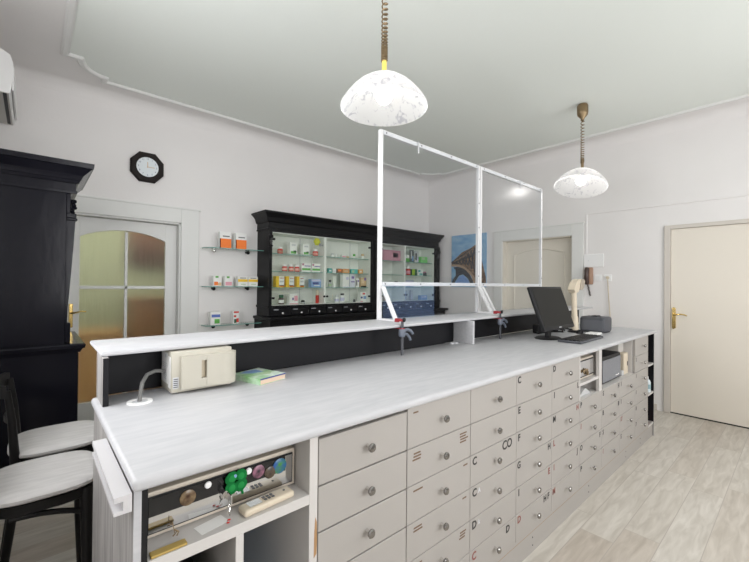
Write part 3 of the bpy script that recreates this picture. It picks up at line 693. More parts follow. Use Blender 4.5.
# booklet
t = thing('booklet', 'small green and blue picture book lying on the worktop', 'book', (.715, 1.52, ZT))
ang = math.atan2(.048, .135)
M_ = Matrix.Translation((.712, 1.52, ZT)) @ Matrix.Rotation(.28, 4, 'Z')
bl = B(); bl.box(-.066, .066, -.084, .080, .0015, .022, mtx=M_); bl.build('pages', col(.72, .55, .42, .7), t)
cover = mat('booklet_cover_print', (.78, .86, .80), .35, var=.9, vscale=16, col2=(.20, .48, .16))
bl = B(); bl.box(-.068, .068, -.085, .082, .022, .024, mtx=M_).box(-.068, .068, -.085, .082, 0, .0015, mtx=M_).box(-.069, -.0665, -.085, .082, 0, .024, mtx=M_); cvr = bl.build('cover', cover, t)
bl = B(); bl.prism([(-.05, .06), (-.01, .075), (.035, .06), (.03, .01), (-.02, .02)], 'z', .0241, .0245, mtx=M_); bl.build('cover_picture', LBLUE, cvr)
bl = B(); bl.prism([(-.06, -.01), (.02, -.045), (.06, -.01), (.05, .0), (-.02, -.02)], 'z', .0241, .0245, mtx=M_); bl.build('cover_picture', PALEG, cvr)
bl = B(); bl.box(-.067, .067, -.0858, -.084, .019, .024, mtx=M_); bl.build('cover_edge', NAVY, cvr)
# monitor
t = thing('monitor', 'black flat-screen monitor leaning back on its foot at the right end of the worktop', 'monitor', (2.92, 1.295, ZT))
tilt = math.atan2(.110, .310)
M_ = Matrix.Translation((2.91, 1.194, 1.06)) @ Matrix.Rotation(-tilt, 4, 'X')
bl = B(); bl.box(-.26, .26, 0, .03, 0, .329, .006, 2, mtx=M_).box(-.2, .2, .03, .05, .05, .28, .012, 2, mtx=M_); bl.build('casing', BLKP, t, True)
bl = B(); bl.box(-.243, .243, -.0015, .0005, .026, .312, mtx=M_); bl.build('screen', SCREEN, t)
bl = B(); bl.box(-.02, .02, -.001, 0, .010, .016, mtx=M_); bl.build('badge', LGREY, t)
bl = B(); bl.box(2.885, 2.935, 1.275, 1.305, ZT+.012, ZT+.17, .006, mtx=Matrix.Translation((0, 0, 0))); bl.build('stand_neck', BLKP, t)
bl = B(); bl.lathe([(.0001, 0), (.115, 0), (.118, .005), (.10, .012), (.03, .016), (.0001, .016)], (2.92, 1.295, ZT), seg=32)
for v in bl.bm.verts: v.co.y = 1.295+(v.co.y-1.295)*.75
bl.build('stand_base', BLKP, t, True)
# keyboard
t = thing('keyboard', 'black computer keyboard in front of the monitor', 'keyboard', (3.03, 1.098, ZT))
M_ = Matrix.Translation((3.03, 1.098, ZT)) @ Matrix.Rotation(math.radians(1.5), 4, 'Z') @ Matrix.Diagonal((.93, 1, 1, 1))
bl = B(); bl.box(-.255, .255, -.08, .08, .002, .018, .005, 2, mtx=M_); bl.build('case', GREYP, t, True)
for j in range(5):
    bl = B()
    for i in range(17):
        x = -.243+.0285*i; y = -.068+.027*j
        bl.box(x, x+.023, y, y+.022, .018, .0245, .002, 1, mtx=M_)
    bl.build('key_row', BLKP, t)
for x in (-.2, .2):
    bl = B(); bl.box(x-.015, x+.015, -.06, .06, 0, .0022, mtx=M_); bl.build('foot', BLKP, t)
# paper pad right of the keyboard
bl = B(); bl.box(-.08, .08, -.045, .045, 0, .012, .002, mtx=Matrix.Translation((3.48, 1.165, ZT)) @ Matrix.Rotation(.1, 4, 'Z')); solo(bl, 'note_pad', PAPER, 'white note pad between the keyboard and the grey printer', 'note pad', origin=(3.48, 1.165, ZT))
# barcode scanner on pole
t = thing('barcode_scanner', 'cream hand scanner head on an upright pole behind the monitor', 'scanner', (3.51, 1.322, ZT))
bl = B(); bl.lathe([(.0001, 0), (.06, 0), (.06, .008), (.03, .02), (.026, .022)], (3.51, 1.322, ZT), seg=20); bl.build('base', BLKP, t, True)
bl = B(); bl.tube([(3.505, 1.322, ZT+.02), (3.50, 1.322, 1.10), (3.495, 1.322, 1.12), (3.475, 1.322, 1.35)], [.030, .028, .023, .022], 14); bl.build('pole', CREAMP, t, True)
bl = B(); bl.prism([(3.415, 1.345), (3.46, 1.398), (3.51, 1.428), (3.57, 1.437), (3.55, 1.40), (3.53, 1.345), (3.50, 1.320), (3.445, 1.318)], 'y', 1.295, 1.35); bl.build('head', CREAMP, t)
bl = B(); bl.prism([(3.572, 1.436), (3.63, 1.432), (3.645, 1.415), (3.62, 1.365), (3.58, 1.340), (3.532, 1.344), (3.553, 1.402)], 'y', 1.29, 1.355); bl.build('reading_window', mat('tan_grey_plastic', (.36, .31, .25), .4), t)
# label printer
t = thing('label_printer', 'dark grey box-shaped label printer at the right end of the worktop', 'printer', (3.68, 1.21, ZT))
bl = B(); bl.box(3.585, 3.775, 1.115, 1.315, ZT+.003, 1.112, .02, 3); bl.build('casing', GREYP, t, True)
bl = B(); bl.box(3.64, 3.72, 1.19, 1.24, 1.110, 1.120, .005); bl.build('paper_slot', BLKP, t)
bl = B(); bl.box(3.583, 3.5855, 1.13, 1.30, ZT+.02, 1.085, .001); bl.build('front_cover', mat('dark_grey_cover', (.10, .105, .12), .45), t)
for y in (1.14, 1.29):
    bl = B(); bl.box(3.60, 3.76, y-.01, y+.01, ZT, ZT+.003); bl.build('foot', BLKP, t)
# black cables and adapters behind the monitor
bl = B()
pts = [(3.02+.055*k, 1.40+.05*math.sin(k*1.7), ZT+.014+.012*(1+math.cos(k*2.1))) for k in range(9)]
bl.tube(pts, .008, 8); pts = [(3.05+.05*k, 1.36+.06*math.sin(k*2.3+1), ZT+.016+.02*(1+math.sin(k*1.4))) for k in range(8)]
bl.tube(pts, .007, 8); solo(bl, 'cable_tangle', BLKP, 'tangle of black cables lying behind the monitor', 'cables', smooth=True, origin=(3.2, 1.4, ZT))
bl = B(); bl.box(3.11, 3.24, 1.45, 1.51, ZT, ZT+.075, .012, 3); solo(bl, 'power_adapter', BLKP, 'black power adapter block behind the monitor among the cables', 'adapter', origin=(3.17, 1.48, ZT))
t = thing('computer_mouse', 'black computer mouse by the scanner pole', 'mouse', (3.44, 1.26, ZT))
bl = B(); bl.ball((3.44, 1.26, ZT+.004), .034, sc=(1.2, .8, .85), seg=16)
for v in bl.bm.verts: v.co.z = max(v.co.z, ZT)
bl.build('shell', BLKP, t, True)
bl = B(); bl.ball((3.46, 1.26, ZT+.031), .006, sc=(1.3, .5, .8), seg=8); bl.build('wheel', GREYP, t, True)
# small bottle in the ledge bay
t = thing('dropper_bottle', 'small dark bottle standing behind the white divider under the ledge', 'bottle', (2.31, 1.58, ZT))
bl = B(); bl.lathe([(.0001, 0), (.018, 0), (.018, .05), (.009, .062), (.009, .07)], (2.31, 1.56, ZT), seg=14); bl.build('body', col(.25, .24, .23, .3), t, True)
bl = B(); bl.lathe([(.011, .07), (.011, .09), (.0001, .092)], (2.31, 1.56, ZT), seg=14); bl.build('cap', BLKP, t, True)
bl = B(); bl.lathe([(.017, 0), (.017, .008), (.0001, .008)], (2.135, 1.60, ZT), seg=14).lathe([(.017, 0), (.017, .008), (.0001, .008)], (2.168, 1.59, ZT), seg=14)
solo(bl, 'cable_clip', LGREY, 'pair of small grey cable rings beside the white divider', 'cable clip', origin=(2.15, 1.595, ZT), smooth=True)

# ------------------------------------------------------------------ plexiglass guards
YP = 1.80
def guard(x0, x1, label, feet, lower, nscrew):
    t = thing('sneeze_guard', label, 'protective screen', ((x0+x1)/2, YP, 1.15), 'protective screens')
    for x in (x0, x1):
        bl = B(); bl.box(x-.012, x+.012, YP-.012, YP+.012, 1.15, 2.363, .002); bl.build('post', FRAMEW, t)
    bl = B(); bl.box(x0+.014, x1-.014, YP-.012, YP+.012, 2.335, 2.363, .002); bl.build('top_rail', FRAMEW, t)
    bl = B(); bl.box(x0+.014, x1-.014, YP-.012, YP+.012, 1.366, 1.392, .002); bl.build('middle_rail', FRAMEW, t)
    bl = B(); bl.box(x0+.012, x1-.012, YP-.0165, YP-.0125, 1.372, 2.355); bl.build('upper_pane', PLEXI, t)
    for a, c, zt, m_ in lower:
        bl = B(); bl.box(a, c, YP-.0165, YP-.0125, 1.152, zt); bl.build('lower_pane', m_, t)
    for fx in feet:
        bl = B(); bl.box(fx-.012, fx+.012, 1.60, YP-.013, 1.15, 1.160, .001); bl.build('foot', FRAMEW, t)
        bl = B(); bl.bar((fx, YP-.020, 1.360), (fx, 1.665, 1.162), .016, .024, up=(0, 1, 0)); bl.build('brace', FRAMEW, t)
    for k in range(nscrew):
        x = x0+.04+(x1-x0-.08)*k/(nscrew-1)
        for z in (2.349, 1.379):
            bl = B(); bl.lathe([(.0055, 0), (.004, -.002), (.0001, -.002)], (x, YP-.0168 if False else YP-.0122, z), 'y', 8); bl.build('screw', GREYP, t)
    for x in (x1,):
        for k in range(5):
            bl = B(); bl.lathe([(.0055, 0), (.004, -.002), (.0001, -.002)], (x, YP-.0122, 1.45+.2*k), 'y', 8); bl.build('screw', GREYP, t)
    return t
guard(1.647, 2.744, 'wide white-framed clear plexiglass screen standing left on the counter ledge', (1.66, 2.735), [(1.665, 2.170, 1.368, PLEXI2), (2.175, 2.73, 1.432, PLEXI)], 4)
guard(2.776, 3.877, 'white-framed clear plexiglass screen standing right, behind the monitor', (2.788,), [(2.79, 3.86, 1.368, PLEXI)], 4)
# plexiglass hooks
for i, (x, lab) in enumerate(((1.985, 'small clear hook hanging on the top rail of the left plexiglass screen'), (3.42, 'small clear hook hanging on the top rail of the right plexiglass screen'))):
    bl = B(); bl.box(x-.006, x+.006, YP-.022, YP-.018, 2.285, 2.352, .001).box(x-.006, x+.006, YP-.022, YP+.0, 2.3635, 2.3665).box(x-.006, x+.006, YP-.022, YP-.018, 2.352, 2.3665)
    solo(bl, 'hanging_hook', LGREY, lab, 'hook', 'hooks on the screens', origin=(x, YP-.02, 2.285))
# clamps
JAW = mat('dark_red_plastic', (.30, .015, .022), .45)
def clamp(x, y, lab):
    t = thing('bar_clamp', lab, 'clamp', (x, y, .985), 'bar clamps')
    GM = mat('blue_grey_handle', (.13, .15, .19), .45)
    bl = B(); bl.box(x-.008, x+.008, y-.004, y+.004, .979, 1.185, .001); bl.build('bar', GREYP, t)
    bl = B(); bl.box(x-.009, x+.009, y-.006, y+.055, 1.167, 1.184, .005, 2).box(x-.009, x+.009, y+.03, y+.055, 1.1615, 1.17, .002); bl.build('upper_jaw', JAW, t, True)
    bl = B(); bl.ball((x+.006, y-.008, 1.178), .013, sc=(1, .5, 1)); bl.build('pin', BLKP, t, True)
    bl = B(); bl.box(x-.022, x+.016, y-.016, y+.014, 1.080, 1.128, .012, 3); g = bl.build('grip_body', GM, t, True)
    bl = B(); bl.tube([(x+.01, y-.004, 1.118), (x+.035, y-.006, 1.122), (x+.060, y-.01, 1.112), (x+.075, y-.012, 1.095)], [.010, .010, .009, .008], 8); bl.build('handle', GM, t, True)
    bl = B(); bl.tube([(x+.012, y-.004, 1.100), (x+.034, y-.006, 1.094), (x+.050, y-.01, 1.075), (x+.055, y-.012, 1.060)], [.007, .008, .008, .007], 8); bl.build('trigger', GM, t, True)
    bl = B(); bl.box(x-.014, x+.012, y-.008, y+.055, 1.126, 1.131, .002); bl.build('lower_pad', JAW, t)
clamp(1.555, 1.506, 'red-jawed bar clamp gripping the ledge under the left plexiglass screen')
clamp(2.600, 1.506, 'red-jawed bar clamp on the ledge nearest the monitor')
bpy.data.objects  # keep

# ------------------------------------------------------------------ wall cabinet (black, glazed)
CX0, CX1, CYF = 2.03, 5.12, 4.10
t = thing('display_cabinet', 'long black glazed wall cabinet with moulded cornice and small drawers', 'cabinet', (3.58, 4.26, 0))
DC = t
def cornice(par, layers, x0, x1, y0, y1, mats, sides=(1, 1, 1)):
    """layers: (z, projection) from bottom to top; sides: left, front(-Y), right"""
    rings = []
    for z, p in layers:
        rings.append([(x0-p*sides[0], y0-p*sides[1], z), (x1+p*sides[2], y0-p*sides[1], z), (x1+p*sides[2], y1, z), (x0-p*sides[0], y1, z)])
    return B().loft(rings)
lay = [(2.00, .0), (2.00, .012), (2.015, .014), (2.02, .006), (2.085, .006), (2.09, .018), (2.105, .024), (2.112, .026), (2.14, .034), (2.17, .058), (2.185, .072), (2.187, .080), (2.206, .082), (2.206, 0)]
RX = XR-.005
# right side is close to the wall: only a small projection
def cor_rings(x0, x1, y0, y1, layers, rlim):
    rings = []
    for z, p in layers:
        q = min(p, rlim); rings.append([(x0-p, y0-p, z), (x1+q, y0-p, z), (x1+q, y1, z), (x0-p, y1, z)])
    return rings
bl = B(); bl.loft(cor_rings(CX0, CX1, CYF+.03, YB-.001, lay, .06)); bl.build('cornice', LACQ2, t)
bl = B()
bl.box(CX0, CX0+.035, CYF+.02, YB-.001, .985, 2.0).box(CX1-.11, CX1, CYF+.02, YB-.001, .985, 2.0).box(3.60, 3.785, CYF+.02, YB-.02, .985, 2.0)
bl.box(CX0+.035, CX1-.11, CYF+.02, YB-.001, 1.975, 2.0); bl.box(CX0+.035, CX1-.11, CYF+.02, YB-.001, 1.085, 1.112)
bl.build('case', LACQ2, t)
bl = B(); bl.box(CX0+.035, 3.60, YB-.016, YB-.003, 1.112, 1.975).box(3.785, CX1-.11, YB-.016, YB-.003, 1.112, 1.975)
bl.box(CX0+.035, CX0+.045, CYF+.03, YB-.016, 1.112, 1.975).box(3.592, 3.60, CYF+.03, YB-.016, 1.112, 1.975).box(3.785, 3.793, CYF+.03, YB-.016, 1.112, 1.975).box(CX1-.12, CX1-.11, CYF+.03, YB-.016, 1.112, 1.975)
for x0, x1 in ((CX0+.045, 3.592), (3.793, CX1-.12)): bl.box(x0, x1, CYF+.03, YB-.016, 1.112, 1.118).box(x0, x1, CYF+.03, YB-.016, 1.966, 1.975)
bl.build('lining', INTW, t)
for x in (2.825, 4.315):
    bl = B(); bl.box(x-.014, x+.014, CYF+.03, YB-.017, 1.118, 1.966); bl.build('partition', INTW, t)
for x in (2.61, 3.441, 4.10):
    bl = B(); bl.box(x-.004, x+.004, YB-.019, YB-.0165, 1.118, 1.966); bl.build('back_seam', LGREY, t)
bays = ((CX0+.047, 2.809), (2.841, 3.590), (3.795, 4.299), (4.331, CX1-.122))
for x0, x1 in bays:
    for z in (1.73, 1.52, 1.325):
        bl = B(); bl.box(x0, x1, 4.16, YB-.02, z-.007, z); sh = bl.build('glass_shelf', GLASS, t)
        bl = B(); bl.box(x0, x1, 4.1575, 4.16, z-.007, z); bl.build('shelf_edge', GEDGE, sh)
for i, (x0, x1) in enumerate(((CX0+.045, 2.823), (2.828, 3.592), (3.793, 4.312), (4.318, CX1-.12))):
    bl = B(); bl.box(x0, x1, CYF+.022, CYF+.027, 1.115, 1.972); dr = bl.build('glass_door', DOORGL, t)
    hx = x1-.02 if i % 2 else x0+.02
    for z in (1.20, 1.89):
        bl = B(); bl.box(hx-.014, hx+.014, CYF+.010, CYF+.032, z-.013, z+.013, .004); bl.build('hinge', BLKP, dr)
    kx = x0+.02 if i % 2 else x1-.02
    bl = B(); bl.lathe([(.0001, -.018), (.013, -.018), (.013, 0)], (kx, CYF+.022, 1.21), 'y', 12); bl.build('lock', BLKP, dr)
# pilasters with carving
for x0, x1 in ((CX0-.004, CX0+.034), (CX1-.108, CX1+.004)):
    bl = B(); w = x1-x0
    bl.box(x0, x1, CYF-.004, CYF+.022, 1.115, 1.80, .003).box(x0-.006, x1+.006, CYF-.012, CYF+.022, 1.80, 1.815, .003).box(x0, x1, CYF-.008, CYF+.022, 1.815, 1.90, .004).box(x0-.008, x1+.008, CYF-.016, CYF+.022, 1.90, 1.935, .006).box(x0, x1, CYF-.008, CYF+.022, 1.935, 2.0, .004).box(x0, x1, CYF-.008, CYF+.022, .99, 1.115, .003)
    pl = bl.build('pilaster', LACQ2, t)
    bl = B()
    for k in range(26): bl.ball(((x0+x1)/2, CYF-.005, 1.14+.0255*k), .009, seg=8)
    bl.build('beading', LACQ2, pl, True)
    bl = B(); bl.ball(((x0+x1)/2, CYF-.014, 1.858), .018, seg=10).ball(((x0+x1)/2, CYF-.014, 1.885), .011, seg=8).ball(((x0+x1)/2, CYF-.014, 1.830), .012, seg=8); bl.build('carved_rosette', mat('worn_black_carving', (.06, .06, .06), .3), pl, True)
bl = B(); bl.box(3.60, 3.785, CYF, CYF+.02, .99, 2.0, .004).box(3.65, 3.735, CYF-.008, CYF, 1.15, 1.96, .004); bl.build('centre_post', LACQ2, t)
bl = B(); bl.box(CX0-.012, CX1+.03, CYF-.002, YB-.001, 1.086, 1.113, .003); bl.build('lower_rail', LACQ2, t)
# row of small drawers
for a, c, n in ((2.065, 3.60, 6), (3.785, 5.01, 5)):
    w = (c-a)/n
    for k in range(n):
        x0 = a+w*k; bl = B(); bl.box(x0+.004, x0+w-.004, CYF+.004, CYF+.02, .992, 1.083, .003); dr = bl.build('drawer', LACQ2, t)
        bl = B(); bl.lathe([(.0001, -.022), (.008, -.022), (.0125, -.016), (.010, -.008), (.006, 0)], (x0+w/2+.01, CYF+.004, 1.022), 'y', 12); bl.build('knob', WHITEP, dr, True)
        bl = B(); bl.box(x0+.025, x0+.095, CYF+.0025, CYF+.004, 1.055, 1.072); lb = bl.build('label_plate', GREYP, dr)
        bl = B()
        for q in range(4): bl.box(x0+.03+.015*q, x0+.041+.015*q, CYF+.0018, CYF+.0025, 1.060, 1.068)
        bl.build('lettering', LGREY, lb)
bl = B(); bl.box(CX0-.05, CX1+.06, 3.95, YB-.001, .950, .985, .008, 2); bl.build('base_ledge', LACQ2, t)
bl = B(); bl.box(CX0-.03, CX1+.03, 4.0, YB-.001, .06, .950).box(CX0, CX1, 4.04, YB-.001, 0, .06); bl.build('base_cupboard', LACQ2, t)
for k in range(6):
    x0 = CX0-.01+k*(CX1-CX0)/6; bl = B(); bl.box(x0+.03, x0+(CX1-CX0)/6-.02, 3.982, 4.0, .12, .90, .006); bl.build('base_door', LACQ2, t)

# glass sticker on the left door
t = thing('flower_sticker', 'yellow-green flower sticker on the cabinet door glass', 'sticker', (2.70, CYF+.02, 1.85))
bl = B()
for k in range(6):
    a = k*PI/3; bl.lathe([(.026, -.003), (.026, 0), (.0001, 0)], (2.69+.024*math.cos(a), CYF+.0215, 1.905+.024*math.sin(a)), 'y', 10); 
bl.lathe([(.03, -.0032), (.03, 0)], (2.69, CYF+.0215, 1.905), 'y', 12, cap=True); bl.build('petals', mat('lime_yellow', (.55, .58, .05), .5), t)
bl = B(); bl.box(2.725, 2.785, CYF+.019, CYF+.0215, 1.855, 1.875).lathe([(.02, -.003), (.02, 0)], (2.735, CYF+.0215, 1.868), 'y', 10, cap=True); bl.build('leaf', col(.22, .24, .24), t)

# ------------------------------------------------------------------ goods
YG = 4.235
def pbox(x, z, w, h, label, body, patches=(), d=None, y=YG, cat='medicine box', group='medicine packs in the display cabinet', name='medicine_box', rot=0.0):
    d = d or min(.07, w*.7)
    t = thing(name, label, cat, (x, y, z), group)
    M_ = Matrix.Translation((x, y, z+.0004)) @ Matrix.Rotation(rot, 4, 'Z')
    bl = B(); bl.box(-w/2, w/2, -d/2, d/2, 0, h, .0015, 1, mtx=M_); bl.build('carton', body, t)
    for (u0, u1, v0, v1, m_) in patches:
        q = B(); q.box((u0-.5)*w, (u1-.5)*w, -d/2-.0007, -d/2+.0002, v0*h, v1*h, mtx=M_); q.build('printed_panel', m_, t)
    return t
def pjar(x, z, r_, h, label, body, cap, capf=.28, band=None, y=YG, cat='bottle', name='pill_bottle', group='medicine packs in the display cabinet', neck=.75):
    t = thing(name, label, cat, (x, y, z), group)
    hb = h*(1-capf)
    bl = B(); bl.lathe([(.0001, 0), (r_*.94, 0), (r_, .004), (r_, hb*.82), (r_*neck, hb), (.0001, hb)], (x, y, z+.0004), seg=16); bl.build('body', body, t, True)
    bl = B(); bl.lathe([(r_*neck*1.08, hb), (r_*neck*1.08, h*.97), (r_*neck*.95, h), (.0001, h)], (x, y, z+.0004), seg=16); bl.build('cap', cap, t, True)
    if band:
        bl = B(); bl.lathe([(r_+.0006, hb*.22), (r_+.0006, hb*.68)], (x, y, z+.0004), seg=16); bl.build('label_band', band, t)
    return t
W = PAPER
# left section, top shelf
pjar(2.237, 1.73, .034, .088, 'red bottle with white cap, leftmost on the cabinet top shelf', RED, WHITEP, .3, col(.45, .2, .14))
g3 = [(.2, .8, .72, .86, LGREY), (.12, .88, .08, .28, GREEN), (.5, .9, .2, .34, DGREEN)]
pbox(2.401, 1.73, .098, .149, 'tall white box with green leaf print, left of two on the top shelf', W, g3)
pbox(2.583, 1.73, .092, .142, 'tall white box with green leaf print, right of two on the top shelf', W, g3)
pjar(2.740, 1.73, .036, .091, 'red bottle with white cap below the flower sticker', RED, WHITEP, .3, col(.72, .3, .24))
pjar(3.01, 1.73, .024, .050, 'tiny white jar, leftmost in the top right bay', WHITEP, LGREY, .3)
pjar(3.07, 1.73, .022, .045, 'tiny pale tub second in the top right bay', W, WHITEP, .35)
pbox(3.19, 1.73, .075, .045, 'low white and pink box on the top shelf of the second bay', W, [(.1, .9, .2, .6, PINK)])
pjar(3.27, 1.73, .022, .04, 'tiny tan jar on the top shelf of the second bay', TAN, WHITEP, .3)
pjar(3.386, 1.73, .022, .065, 'tiny green-capped bottle on the top shelf of the second bay', W, GREEN, .5)
pjar(3.54, 1.73, .026, .075, 'pale bottle near the hinge at the end of the top shelf', W, TAN, .4)
# second shelf
for i, (x, lab) in enumerate(((2.300, 'left'), (2.389, 'middle'), (2.472, 'right'))):
    pjar(x, 1.52, .032, .088, 'red white-capped bottle, %s one of three on the second shelf' % lab, RED, WHITEP, .3, col(.80, .45, .38), group='three red bottles')
g4 = [(.05, .25, .72, .95, MAUVE), (.3, .95, .62, .72, VIOLET), (.05, .95, .18, .42, GREEN)]
pbox(2.586, 1.52, .136, .113, 'white box with green lettering stripe, left of a pair on the second shelf', W, g4)
pbox(2.733, 1.52, .130, .112, 'white box with green lettering stripe, right of a pair on the second shelf', W, g4)
pbox(2.965, 1.52, .055, .060, 'small teal box on the second shelf of the second bay', TEAL, [(.2, .8, .3, .6, W)])
pbox(3.035, 1.52, .055, .055, 'small white box beside the teal one on the second shelf', W, [(.2, .8, .3, .55, LGREY)])
pbox(3.118, 1.52, .066, .060, 'small brown box left of the orange box', BROWN, [(.1, .9, .4, .8, ORANGE)])
pbox(3.220, 1.52, .115, .058, 'small orange-tan box in the middle of the second shelf', col(.66, .30, .10), [(.2, .8, .3, .7, TAN)])
pbox(3.366, 1.52, .117, .060, 'small turquoise box on the second shelf of the second bay', col(.10, .50, .46), [(.1, .5, .2, .7, PALEG)])
pbox(3.489, 1.52, .074, .060, 'small orange box at the right of the turquoise one', col(.78, .38, .10), [(.3, .7, .3, .7, W)])
# third shelf
for x, lab in ((2.222, 'left'), (2.357, 'middle'), (2.502, 'right')):
    pbox(x, 1.325, .108, .136, 'yellow and white box, %s one of three on the third shelf' % lab, YEL, [(.36, .98, .1, .98, W), (.45, .9, .78, .86, ORANGE), (.45, .9, .5, .56, LGREY), (.4, .95, .04, .2, ORANGE)], d=.08, group='three yellow boxes')
t = pbox(2.735, 1.325, .150, .106, 'blue box with dark lettering on the third shelf', LBLUE, [(.05, .95, .72, .95, LILAC), (.15, .75, .36, .62, NAVY), (.3, .85, .18, .28, W)])
pjar(2.975, 1.325, .022, .10, 'slim grey bottle at the left of the second bay third shelf', LGREY, GREYP, .3, PALEG)
t = thing('cream_tube', 'white cream tube standing on its cap in the second bay', 'tube', (3.045, YG, 1.325), 'medicine packs in the display cabinet')
bl = B(); bl.loft([[(3.045+a*.022, YG+c*.016, 1.355) for a, c in ((-1, -1), (1, -1), (1, 1), (-1, 1))], [(3.045+a*.03, YG+c*.004, 1.475) for a, c in ((-1, -1), (1, -1), (1, 1), (-1, 1))]]); bl.build('body', col(.78, .80, .74), t)
bl = B(); bl.lathe([(.0001, 0), (.02, 0), (.02, .03), (.0001, .03)], (3.045, YG, 1.3254), seg=14); bl.build('cap', WHITEP, t, True)
pbox(3.223, 1.325, .112, .184, 'tall white box with a lilac emblem, left of the tall pair', W, [(.52, .9, .58, .78, LILAC), (.1, .9, .0, .06, LILAC)], d=.06)
pbox(3.337, 1.325, .092, .184, 'tall white box with violet print, right of the tall pair', col(.70, .71, .80), [(.3, .8, .66, .84, VIOLET), (.2, .9, .38, .46, VIOLET)], d=.06)
pbox(3.432, 1.325, .062, .128, 'narrow white box with dark print beside the tall pair', W, [(.1, .4, .2, .8, GREYP), (.5, .9, .6, .8, VIOLET)], d=.05)
pbox(3.535, 1.325, .100, .140, 'tan patterned box at the right end of the third shelf', TAN, [(.0, 1, 0, .16, INK), (.1, .6, .4, .8, col(.72, .55, .36)), (.6, .95, .7, .98, VIOLET)], d=.07)
# bottom
pjar(2.257, 1.118, .034, .116, 'dark bottle with green cap at the bottom left of the cabinet', col(.10, .07, .07), DGREEN, .3, PAPER)
pbox(2.412, 1.118, .118, .128, 'white and pink box at the bottom left of the cabinet', W, [(.3, .5, .4, .62, VIOLET), (.55, .95, .3, .8, PINK), (0, 1, 0, .08, PINK)])
pjar(2.560, 1.118, .028, .042, 'small black jar on the cabinet floor', INK, BLKP, .3, LGREY)
t = thing('cream_tube', 'tall red and cream stick tube on the cabinet floor', 'tube', (2.775, YG, 1.118), 'medicine packs in the display cabinet')
bl = B(); bl.lathe([(.0001, 0), (.021, 0), (.022, .004), (.022, .105), (.0001, .105)], (2.775, YG, 1.1184), seg=14); bl.build('body', RED, t, True)
bl = B(); bl.lathe([(.020, .105), (.018, .165), (.010, .172), (.0001, .172)], (2.775, YG, 1.1184), seg=14); bl.build('cap', CREAMP, t, True)
pjar(3.089, 1.118, .030, .102, 'white bottle with blue-grey label, shorter of two on the cabinet floor', WHITEP, LGREY, .25, LILAC)
pjar(3.182, 1.118, .031, .124, 'white bottle with dark top, taller of two on the cabinet floor', WHITEP, GREYP, .2, LILAC)
pjar(3.395, 1.118, .016, .038, 'tiny black vial on the cabinet floor', GREYP, INK, .3)
pbox(3.535, 1.118, .110, .138, 'white box with red and blue patches at the bottom of the second bay', W, [(.35, .75, .75, .92, RED), (.05, .35, .35, .55, NAVY), (.5, .95, .3, .6, LBLUE), (0, .4, 0, .1, PINK)])
# right section
pbox(4.10, 1.73, .390, .165, 'large mauve pink flat box on the top shelf behind the plexiglass', MAUVE, [(.08, .95, .08, .9, col(.55, .26, .34)), (.58, .85, .35, .75, VIOLET)], d=.05)
for x, lab in ((4.02, 'leftmost of two grey jars'), (4.12, 'second of two grey jars')):
    pjar(x, 1.325, .036, .062, lab + ' on the third shelf behind the plexiglass', LGREY, WHITEP, .35)
pjar(4.23, 1.325, .036, .095, 'white jar with a dark ring lid behind the plexiglass', WHITEP, GREYP, .25, LGREY)
pbox(4.02, 1.118, .090, .078, 'small tan orange box at the bottom behind the plexiglass brace', TAN, [(.2, .8, .2, .7, ORANGE)])
pbox(4.455, 1.73, .08, .11, 'green and white box at the left of the fourth bay top shelf', W, [(.0, 1, .0, .55, GREEN)])
pbox(4.575, 1.73, .085, .20, 'dark blister card standing in the fourth bay', col(.10, .12, .13), [(.15, .5, .3, .9, LGREY), (.5, .9, .1, .5, LBLUE)], d=.02)
pbox(4.690, 1.73, .09, .19, 'grey leaning blister card in the fourth bay', LGREY, [(.1, .5, .2, .8, GREYP), (.55, .9, .1, .5, LILAC)], d=.02)
pbox(4.845, 1.73, .16, .10, 'bright green pack on the fourth bay top shelf', col(.22, .62, .20), [(.1, .6, .5, .9, PALEG)])
pjar(4.405, 1.52, .034, .12, 'dark red bottle at the left of the fourth bay', MAUVE, LGREY, .3)
pjar(4.490, 1.52, .040, .150, 'red and white bottle in the fourth bay', RED, WHITEP, .3, PINK)
pbox(4.610, 1.52, .115, .10, 'lime and dark green box in the fourth bay', DGREEN, [(0, .55, 0, 1, col(.36, .55, .05))])
pbox(4.755, 1.52, .130, .10, 'white and teal box in the fourth bay', W, [(.1, .5, .55, .9, TEAL), (.3, .9, .1, .35, TEAL)])
pjar(4.895, 1.52, .036, .07, 'small dark jar at the right of the fourth bay', GREYP, MAUVE, .35)
pbox(4.49, 1.325, .21, .12, 'wide blue-white pack on the third shelf of the fourth bay', col(.45, .52, .60), [(.05, .95, .5, .9, LILAC), (.1, .6, .1, .3, LBLUE)])
pbox(4.44, 1.118, .085, .16, 'grey blue card at the bottom left of the fourth bay', LGREY, [(.1, .5, .1, .9, LBLUE)], d=.02)
pbox(4.56, 1.118, .085, .165, 'dark striped card at the bottom of the fourth bay', LGREY, [(.1, .3, 0, 1, GREYP), (.6, .85, .1, .6, LILAC)], d=.02)
pbox(4.85, 1.118, .150, .075, 'low blue box at the bottom right of the fourth bay', LBLUE, [(.1, .9, .5, .85, LILAC)])

